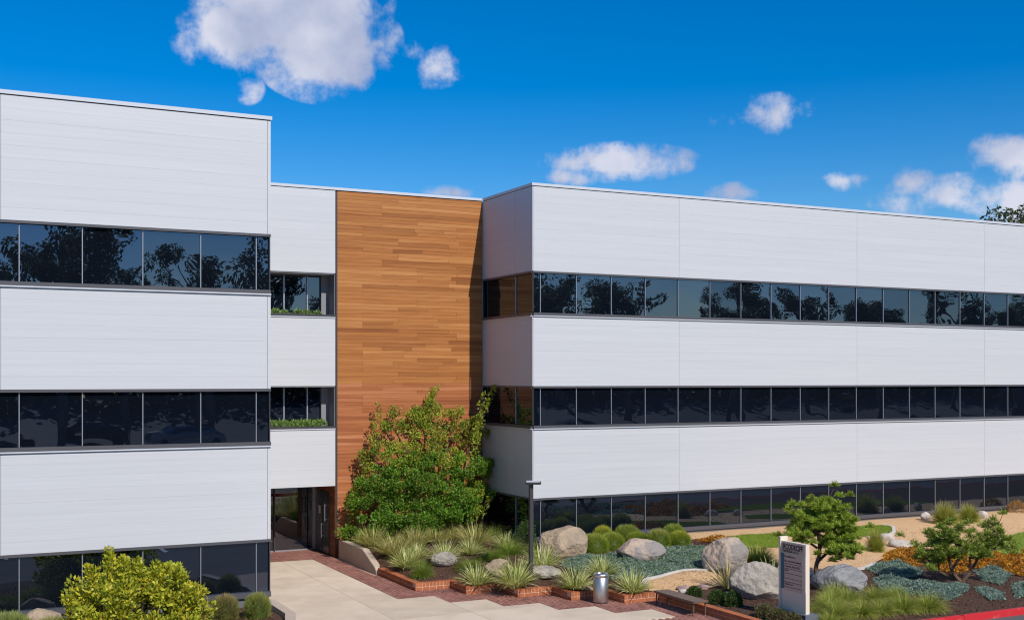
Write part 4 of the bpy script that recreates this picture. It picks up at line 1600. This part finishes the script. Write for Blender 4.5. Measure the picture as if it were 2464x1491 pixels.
PINE = [(.27, .38, .035), (.35, .44, .05), (.42, .48, .07), (.17, .25, .03)]
b = (22.85, 26.17, H(22.85, 26.17))
p1 = empty('pine_tree', b)
tag(p1, 'taller twisted pine with bright needle clumps behind the sign', 'tree', 'low twisted garden pines')
L1 = [([b, VP(b, -.05, .35, 0), VP(b, .08, .8, .1), VP(b, .0, 1.35, 0), VP(b, -.1, 1.9, .05), VP(b, -.12, 2.45, .05)], .075),
      ([VP(b, .0, 1.3, 0), VP(b, .12, 1.8, -.1), VP(b, .22, 2.35, -.05)], .035),
      ([VP(b, -.02, .5, 0), VP(b, .3, .75, .1), VP(b, .62, 1.0, 0), VP(b, .95, 1.12, -.1)], .05),
      ([VP(b, .06, .8, .1), VP(b, .3, 1.3, .2), VP(b, .42, 1.75, .1), VP(b, .25, 2.1, 0)], .045),
      ([VP(b, .0, .9, .05), VP(b, -.3, 1.1, 0), VP(b, -.55, 1.2, -.1), VP(b, -.72, 1.32, 0)], .04),
      ([VP(b, .0, 1.3, 0), VP(b, -.3, 1.65, .05), VP(b, -.5, 1.92, 0)], .035),
      ([VP(b, .3, .75, .1), VP(b, .7, .75, -.1), VP(b, 1.05, .82, -.1)], .035),
      ([VP(b, .3, 1.3, .2), VP(b, .65, 1.5, .1), VP(b, .85, 1.42, 0)], .035)]
pine(p1, b, L1, 34, PINE, tr=.24, nn=230)
b = (26.1, 23.95, H(26.1, 23.95))
p2 = empty('pine_tree', b)
tag(p2, 'lower spreading pine with dark forked trunks near the right edge', 'tree', 'low twisted garden pines')
L2 = [([b, VP(b, -.25, .35, 0), VP(b, -.35, .8, .1), VP(b, -.55, 1.15, .1), VP(b, -.7, 1.45, 0)], .06),
      ([VP(b, .02, .02, 0), VP(b, .3, .35, .05), VP(b, .55, .75, .1), VP(b, .80, 1.2, .1), VP(b, 1.05, 1.65, 0)], .055),
      ([VP(b, -.02, .1, 0), VP(b, -.55, .3, .15), VP(b, -.9, .7, .2), VP(b, -1.1, 1.15, .1)], .05),
      ([VP(b, -.25, .4, 0), VP(b, -.05, .85, -.1), VP(b, -.1, 1.25, 0), VP(b, -.05, 1.6, 0)], .045),
      ([VP(b, .55, .75, .1), VP(b, .9, .95, 0), VP(b, 1.2, 1.25, -.05)], .035),
      ([VP(b, .3, .35, .05), VP(b, .25, .8, 0), VP(b, .4, 1.15, 0)], .035),
      ([VP(b, -.55, .3, .15), VP(b, -.65, .75, .0), VP(b, -.4, 1.0, -.1)], .03)]
pine(p2, b, L2, 27, [(.25, .33, .04), (.32, .39, .055), (.38, .43, .08), (.10, .15, .03)], tr=.23, nn=170)


# eucalyptus trees: two beyond the roof, the rest across the car park, mirrored in the windows
def euc_meshes(h, seed):
    rs = np.random.default_rng(seed)
    tb, cb = MB(), MB()
    ends = []
    top = np.array([rs.normal(0, .5), rs.normal(0, .5), h * .62])
    tb.add(*tube_arrays([(0, 0, -1), (.1, 0, h * .25), tuple(top * np.array([.6, .6, .75])), tuple(top)], [.34, .26, .2, .12], 8))
    for k in range(9):
        t = rs.uniform(.45, 1)
        s = np.array([top[0] * t, top[1] * t, top[2] * t])
        a = rs.uniform(0, 6.28)
        ln = rs.uniform(.16, .34) * h
        e = s + np.array([math.cos(a) * ln * .62, math.sin(a) * ln * .62, ln * rs.uniform(.6, 1.1)])
        m = (s + e) / 2 + rs.normal(0, .25, 3)
        tb.add(*tube_arrays([s, m, e], [.12, .08, .03], 6))
        ends += [e, m * .4 + e * .6, e + rs.normal(0, .8, 3)]
    pal = [(.075, .095, .04), (.10, .115, .05), (.13, .135, .07), (.06, .08, .035)]
    for e in ends:
        for _ in range(2):
            c = e + rs.normal(0, .5, 3)
            V, F, cc = clump_leaves(c, rs.uniform(.5, .95), 150, .23, .5, pal, .3, .8, up=-.5)
            cb.add(V, F, cc)
    return tb.mesh('trunk', BARKE), cb.mesh('crown', LEAF)


EM = [euc_meshes(14, 1), euc_meshes(14, 2), euc_meshes(14, 3), euc_meshes(14, 6)]


def euc(x, y, z, h, k, rz, lab, grp):
    root = ob('eucalyptus_tree', None, None, (x, y, z), (0, 0, rz))
    root.scale = (h / 14,) * 3
    tag(root, lab, 'tree', grp)
    for nm_, me in zip(('trunk', 'crown'), EM[k]):
        c = bpy.data.objects.new(nm_, me)
        COL.objects.link(c)
        c.parent = root


euc(73.6, 63.9, 0, 20.5, 0, .4, 'treetop showing above the roof line, left of two at the right edge', 'treetops beyond the roof')
euc(77.2, 62.4, 0, 21.6, 1, 2.0, 'taller treetop at the extreme right edge above the roof', 'treetops beyond the roof')
GE = 'eucalyptus trees across the car park'
xs = [3.0, 7.5, 12.5, 17.0, 22, 28, 33, 47, 53, 58, 68, 74, 79, 86, 93, 99, 106, 112]
for i, x in enumerate(xs):
    y = -24 + 4 * math.sin(i * 2.1)
    z = max(0, min(1, (-6 - y) / 28)) ** 1.2 * 4.2
    euc(x, y, z, 14.2 + 2.2 * math.sin(i * 1.7 + .5), i % 4, i * 1.3, 'tall eucalyptus across the car park seen only mirrored in the window glass', GE)
# dense shrub belt behind the trees
n = 26000
P = np.stack([rng.uniform(-40, 130, n), rng.uniform(-40, -32, n), rng.uniform(0, 1, n)], 1)
hh = 5.4 + 1.6 * np.array([noise.noise(Vector((p[0] * .16, 1, 0))) for p in P]) + .9 * np.array([noise.noise(Vector((p[0] * .6, 1, 4))) for p in P])
P[:, 2] = 3.8 + P[:, 2] * hh * .9
V, F = leaf_arrays(P, rand_dirs(n), rng.uniform(.5, 1.1, n), .6)
tag(ob('shrub_belt', mk('shrub_belt', V, F, LEAF, np.repeat(pick_cols(n, [(.05, .06, .03), (.07, .08, .035), (.09, .085, .045)], .3), 4, 0))), 'dark dense shrub belt across the car park mirrored in the glass', 'hedge', None, 'stuff')


# sill plants in the recessed windows
SP_L = [(.22, .34, .08), (.30, .42, .12), (.16, .26, .05)]
sill_me = [bush_mesh('sill_plant', .34, .16, 200, SP_L, .07, .3) for _ in range(3)]
top_x = [(10.42, 1.0, 'first'), (10.72, .8, 'second'), (11.22, 1.0, 'third'), (11.50, .9, 'fourth'), (11.86, .8, 'fifth')]
for i, (x, s, w) in enumerate(top_x):
    o = ob('sill_plant', sill_me[i % 3], None, (x, PM + .30, 8.185), (0, 0, i))
    o.scale = (s, s, s * 1.1)
    tag(o, f'{w} leafy green plant from the left on the upper recessed window ledge', 'plant', 'green plants on the recessed window ledges')
for i, x in enumerate([10.30, 10.52, 10.74, 11.06, 11.26, 11.46, 11.64, 11.84, 12.02]):
    o = ob('sill_plant', sill_me[i % 3], None, (x, PM + .30, 4.435), (0, 0, i * 2))
    o.scale = (.95, .95, 1.25)
    w = ['first', 'second', 'third', 'fourth', 'fifth', 'sixth', 'seventh', 'eighth', 'ninth'][i]
    tag(o, f'{w} leafy green plant from the left on the lower recessed window ledge', 'plant', 'green plants on the recessed window ledges')

# ------------------------------------------------------------------ lamp post
lx, ly = 15.36, 29.55
lz = H(lx, ly)
lamp = empty('street_lamp', (lx, ly, 0))
tag(lamp, 'slim dark grey path lamp with flat square head standing in the brick planter', 'lamp post')
mb = MB()
mb.add(*lathe_arrays([(0, lz - .1), (.24, lz - .1), (.24, lz + .05), (.22, lz + .075), (0, lz + .075)], 28))
mb.build('footing', WALLC, lamp, smooth=False)
mb = MB()
mb.box(lx - .11, lx + .11, ly - .11, ly + .11, lz + .072, lz + .19)
mb.build('base_plate', POST, lamp)
mb = MB()
mb.box(lx - .05, lx + .05, ly - .05, ly + .05, lz + .19, 3.05)
mb.build('pole', POST, lamp)
hd = bmesh.new()
bmesh.ops.create_cube(hd, size=1)
for v in hd.verts:
    v.co = Vector((v.co.x * .46, v.co.y * .34, v.co.z * .055))
bmesh.ops.bevel(hd, geom=hd.edges[:], offset=.018, segments=2, affect='EDGES')
me = bpy.data.meshes.new('lamp_head')
hd.to_mesh(me)
hd.free()
me.materials.append(POST)
head = ob('lamp_head', me, lamp, (lx + .05, ly - .03, 3.10), (R(5), 0, R(-26)))
mb = MB()
mb.box(-.19, .19, -.13, .13, .036, .041)
lens_ = ob('solar_panel', mb.mesh('solar_panel', LENS), None)
lens_.parent = head

# ------------------------------------------------------------------ litter bin
bx, by = 16.30, 27.28
bin_ = empty('litter_bin', (bx, by, .012))
tag(bin_, 'round brushed steel litter bin standing on the brick paving', 'litter bin')
V, F = lathe_arrays([(0, .03), (.195, .03), (.20, .04), (.205, .055), (.205, .69), (.20, .695)], 56)
ob('body', mk('body', V, F, STEEL, smooth=True), bin_, (bx, by, .012))
V, F = lathe_arrays([(.205, .70), (.213, .706), (.213, .755), (.20, .785), (.165, .80), (.135, .795), (.13, .76)], 56)
ob('lid', mk('lid', V, F, STEEL, smooth=True), bin_, (bx, by, .012))
V, F = lathe_arrays([(.13, .77), (.0, .765)], 40)
ob('opening', mk('opening', V, F, BLACK), bin_, (bx, by, .012))
V, F = lathe_arrays([(.185, 0), (.19, .0), (.19, .03), (0, .03)], 56)
ob('base_ring', mk('base_ring', V, F, DARK), bin_, (bx, by, .012))
mb = MB()
mb.box(bx - .209, bx - .2, by - .04, by - .03, .1, .68)
mb.build('door_seam', SILLM, bin_)

# ------------------------------------------------------------------ bench
bn = empty('bench', (17.66, 25.45, .012))
tag(bn, 'low backless brown bench of two slabs on thin legs before the brick wall', 'bench')
for (a, b_) in ((24.58, 25.70), (25.706, 26.42)):
    bm = bmesh.new()
    bmesh.ops.create_cube(bm, size=1)
    for v in bm.verts:
        v.co = Vector((v.co.x * .46, v.co.y * (b_ - a), v.co.z * .05))
    bmesh.ops.bevel(bm, geom=bm.edges[:], offset=.006, segments=2, affect='EDGES')
    me = bpy.data.meshes.new('seat_slab')
    bm.to_mesh(me)
    bm.free()
    me.materials.append(BENCHM)
    ob('seat_slab', me, bn, (17.655, (a + b_) / 2, .365))
for (x, y) in ((17.47, 24.66), (17.84, 24.66), (17.47, 26.34), (17.84, 26.34)):
    mb = MB()
    mb.add(*tube_arrays([(x, y, .012), (x, y, .30), (x + (.03 if x < 17.6 else -.03), y, .345)], .024, 8))
    mb.build('leg', BENCHM, bn)
mb = MB()
mb.box(17.46, 17.49, 24.7, 26.3, .315, .335)
mb.box(17.82, 17.85, 24.7, 26.3, .315, .335)
mb.build('rail', BENCHM, bn)

# ------------------------------------------------------------------ sign
SX = 18.80
sg = empty('sign', (18.85, 22.4, .2))
tag(sg, 'white monument directory sign with teal stripe and dark lettering in the front bed', 'sign')
mb = MB()
mb.box(18.70, 19.10, 21.84, 23.15, .02, .42)
mb.build('base', BASEM, sg)
mb = MB()
mb.box(SX, SX + .115, 21.95, 22.84, .42, 2.08)
mb.build('panel', SIGNW, sg)
mb = MB()
mb.box(SX - .03, SX + .20, 22.842, 22.91, .42, 2.18)
mb.build('post', SIGNW, sg)


def splate(name, y0, y1, z0, z1, off, mat):
    m_ = MB()
    m_.box(SX - off, SX - .0005, y0, y1, z0, z1)
    return m_.build(name, mat, sg)


splate('header', 21.97, 22.81, 1.80, 2.055, .008, SIGNG)
splate('teal_strip', 22.735, 22.838, .93, 1.79, .012, TEAL)
splate('text_panel', 22.085, 22.73, .90, 1.79, .006, SIGNP)
splate('side_strip', 21.96, 22.078, .93, 1.79, .008, SIGNS)
for z in (1.545, 1.425, 1.31, 1.19, 1.10, .985):
    m_ = MB()
    m_.box(SX - .0095, SX - .0062, 22.09, 22.72, z - .006, z + .006)
    m_.build('rule_line', INK2, sg)


def text(s, yl, z, size, mat, width=None, bold=0.0, off=.0095):
    """lettering lying on the -X face of the sign; yl is its far (left) end."""
    cu = bpy.data.curves.new('lettering', 'FONT')
    cu.body = s
    cu.size = size
    cu.extrude = .0012
    cu.offset = bold
    t_ = bpy.data.objects.new('lettering_tmp', cu)
    COL.objects.link(t_)
    dg = bpy.context.evaluated_depsgraph_get()
    me_ = bpy.data.meshes.new_from_object(t_.evaluated_get(dg))
    bpy.data.objects.remove(t_)
    xs_ = [v.co.x for v in me_.vertices]
    k_ = width / (max(xs_) - min(xs_)) if width else 1
    x_min = min(xs_)
    for v in me_.vertices:
        x, y, zz = v.co
        v.co = Vector((-zz, -(x - x_min) * k_, y))
    me_.materials.clear()
    me_.materials.append(mat)
    return ob('lettering', me_, sg, (SX - off, yl, z))


text('IRCODRCIFF', 22.785, 1.895, .185, INK, .74, .006)
text('BMCEKGM A.BL.A', 22.785, 1.825, .075, INK, .60, .003)
text('Bcsoffiteens', 22.715, 1.70, .07, INK2, .40, .001)
text('Ecn. edit. Sendt eximes', 22.715, 1.59, .07, INK2, .60, .001)
text('Comrnon, Anmer Plis...', 22.715, 1.465, .07, INK2, .58, .001)
text('name', 22.715, 1.365, .07, INK2, .14, .001)
text('Sname .oo:', 22.70, 1.035, .07, INK2, .30, .001)


# ------------------------------------------------------------------ parked cars across the lane, mirrored in the glass
def car(x, y, z, rz, paint, lab):
    root = ob('parked_car', None, None, (x, y, z), (0, 0, rz))
    tag(root, lab, 'car', 'cars parked across the lane')
    prof = [(-2.15, .35), (-2.2, .62), (-2.1, .86), (-1.2, .95), (-.55, 1.40), (.75, 1.44), (1.55, 1.02), (2.05, .95), (2.15, .62), (2.1, .35)]
    n_ = len(prof)
    V_ = []
    for yy, kx in ((-.86, 1), (.86, 1)):
        for (px, pz) in prof:
            V_.append((px, yy * (.78 if pz > 1.2 else 1), pz))
    F4 = [[i, i + 1, i + 1 + n_, i + n_] for i in range(n_ - 1)] + [[n_ - 1, 0, n_, 2 * n_ - 1]]
    bm_ = bmesh.new()
    bv_ = [bm_.verts.new(v) for v in V_]
    for f_ in F4:
        bm_.faces.new([bv_[i] for i in f_])
    bm_.faces.new(bv_[:n_])
    bm_.faces.new(bv_[n_:][::-1])
    bmesh.ops.recalc_face_normals(bm_, faces=bm_.faces)
    bmesh.ops.bevel(bm_, geom=bm_.edges[:], offset=.05, segments=2, affect='EDGES')
    me_ = bpy.data.meshes.new('body')
    bm_.to_mesh(me_)
    bm_.free()
    me_.materials.append(paint)
    objs = [('body', me_, (0, 0, 0))]
    mbw = MB()
    for s_ in (-1, 1):
        mbw.add([(-1.0, s_ * .845, 1.0), (1.35, s_ * .85, 1.03), (.70, s_ * .72, 1.36), (-.48, s_ * .72, 1.33)], [[0, 1, 2, 3]])
    objs.append(('side_window', mbw.mesh('side_window', GLASS), (0, 0, 0)))
    mbw = MB()
    mbw.add([(.82, -.62, 1.41), (.82, .62, 1.41), (1.50, .74, 1.07), (1.50, -.74, 1.07)], [[0, 1, 2, 3]])
    objs.append(('windscreen', mbw.mesh('windscreen', GLASS), (.03, 0, .03)))
    Vw, Fw = lathe_arrays([(0, -.1), (.31, -.1), (.33, -.08), (.33, .08), (.31, .1), (0, .1)], 20)
    Vw = Vw[:, [0, 2, 1]]
    wm = mk('wheel', Vw, Fw, TYRE)
    for wx in (-1.35, 1.35):
        for wy in (-.82, .82):
            objs.append(('wheel', wm, (wx, wy, .33)))
    for nm_, m_, l_ in objs:
        c_ = bpy.data.objects.new(nm_, m_)
        COL.objects.link(c_)
        c_.parent = root
        c_.location = l_


def hz(y):
    return max(0, min(1, (-6 - y) / 28)) ** 1.2 * 4.2


for (x, y, rz, k, lab) in [(3.5, -16.5, .1, 0, 'dark parked car mirrored at the far left of the middle window row'),
                           (9.5, -21.0, .2, 0, 'black parked car mirrored in the second left pane'),
                           (14.5, -18.0, -.1, 1, 'silver parked car mirrored in the middle left panes')]:
    car(x, y, hz(y), rz, CARP[k], lab)
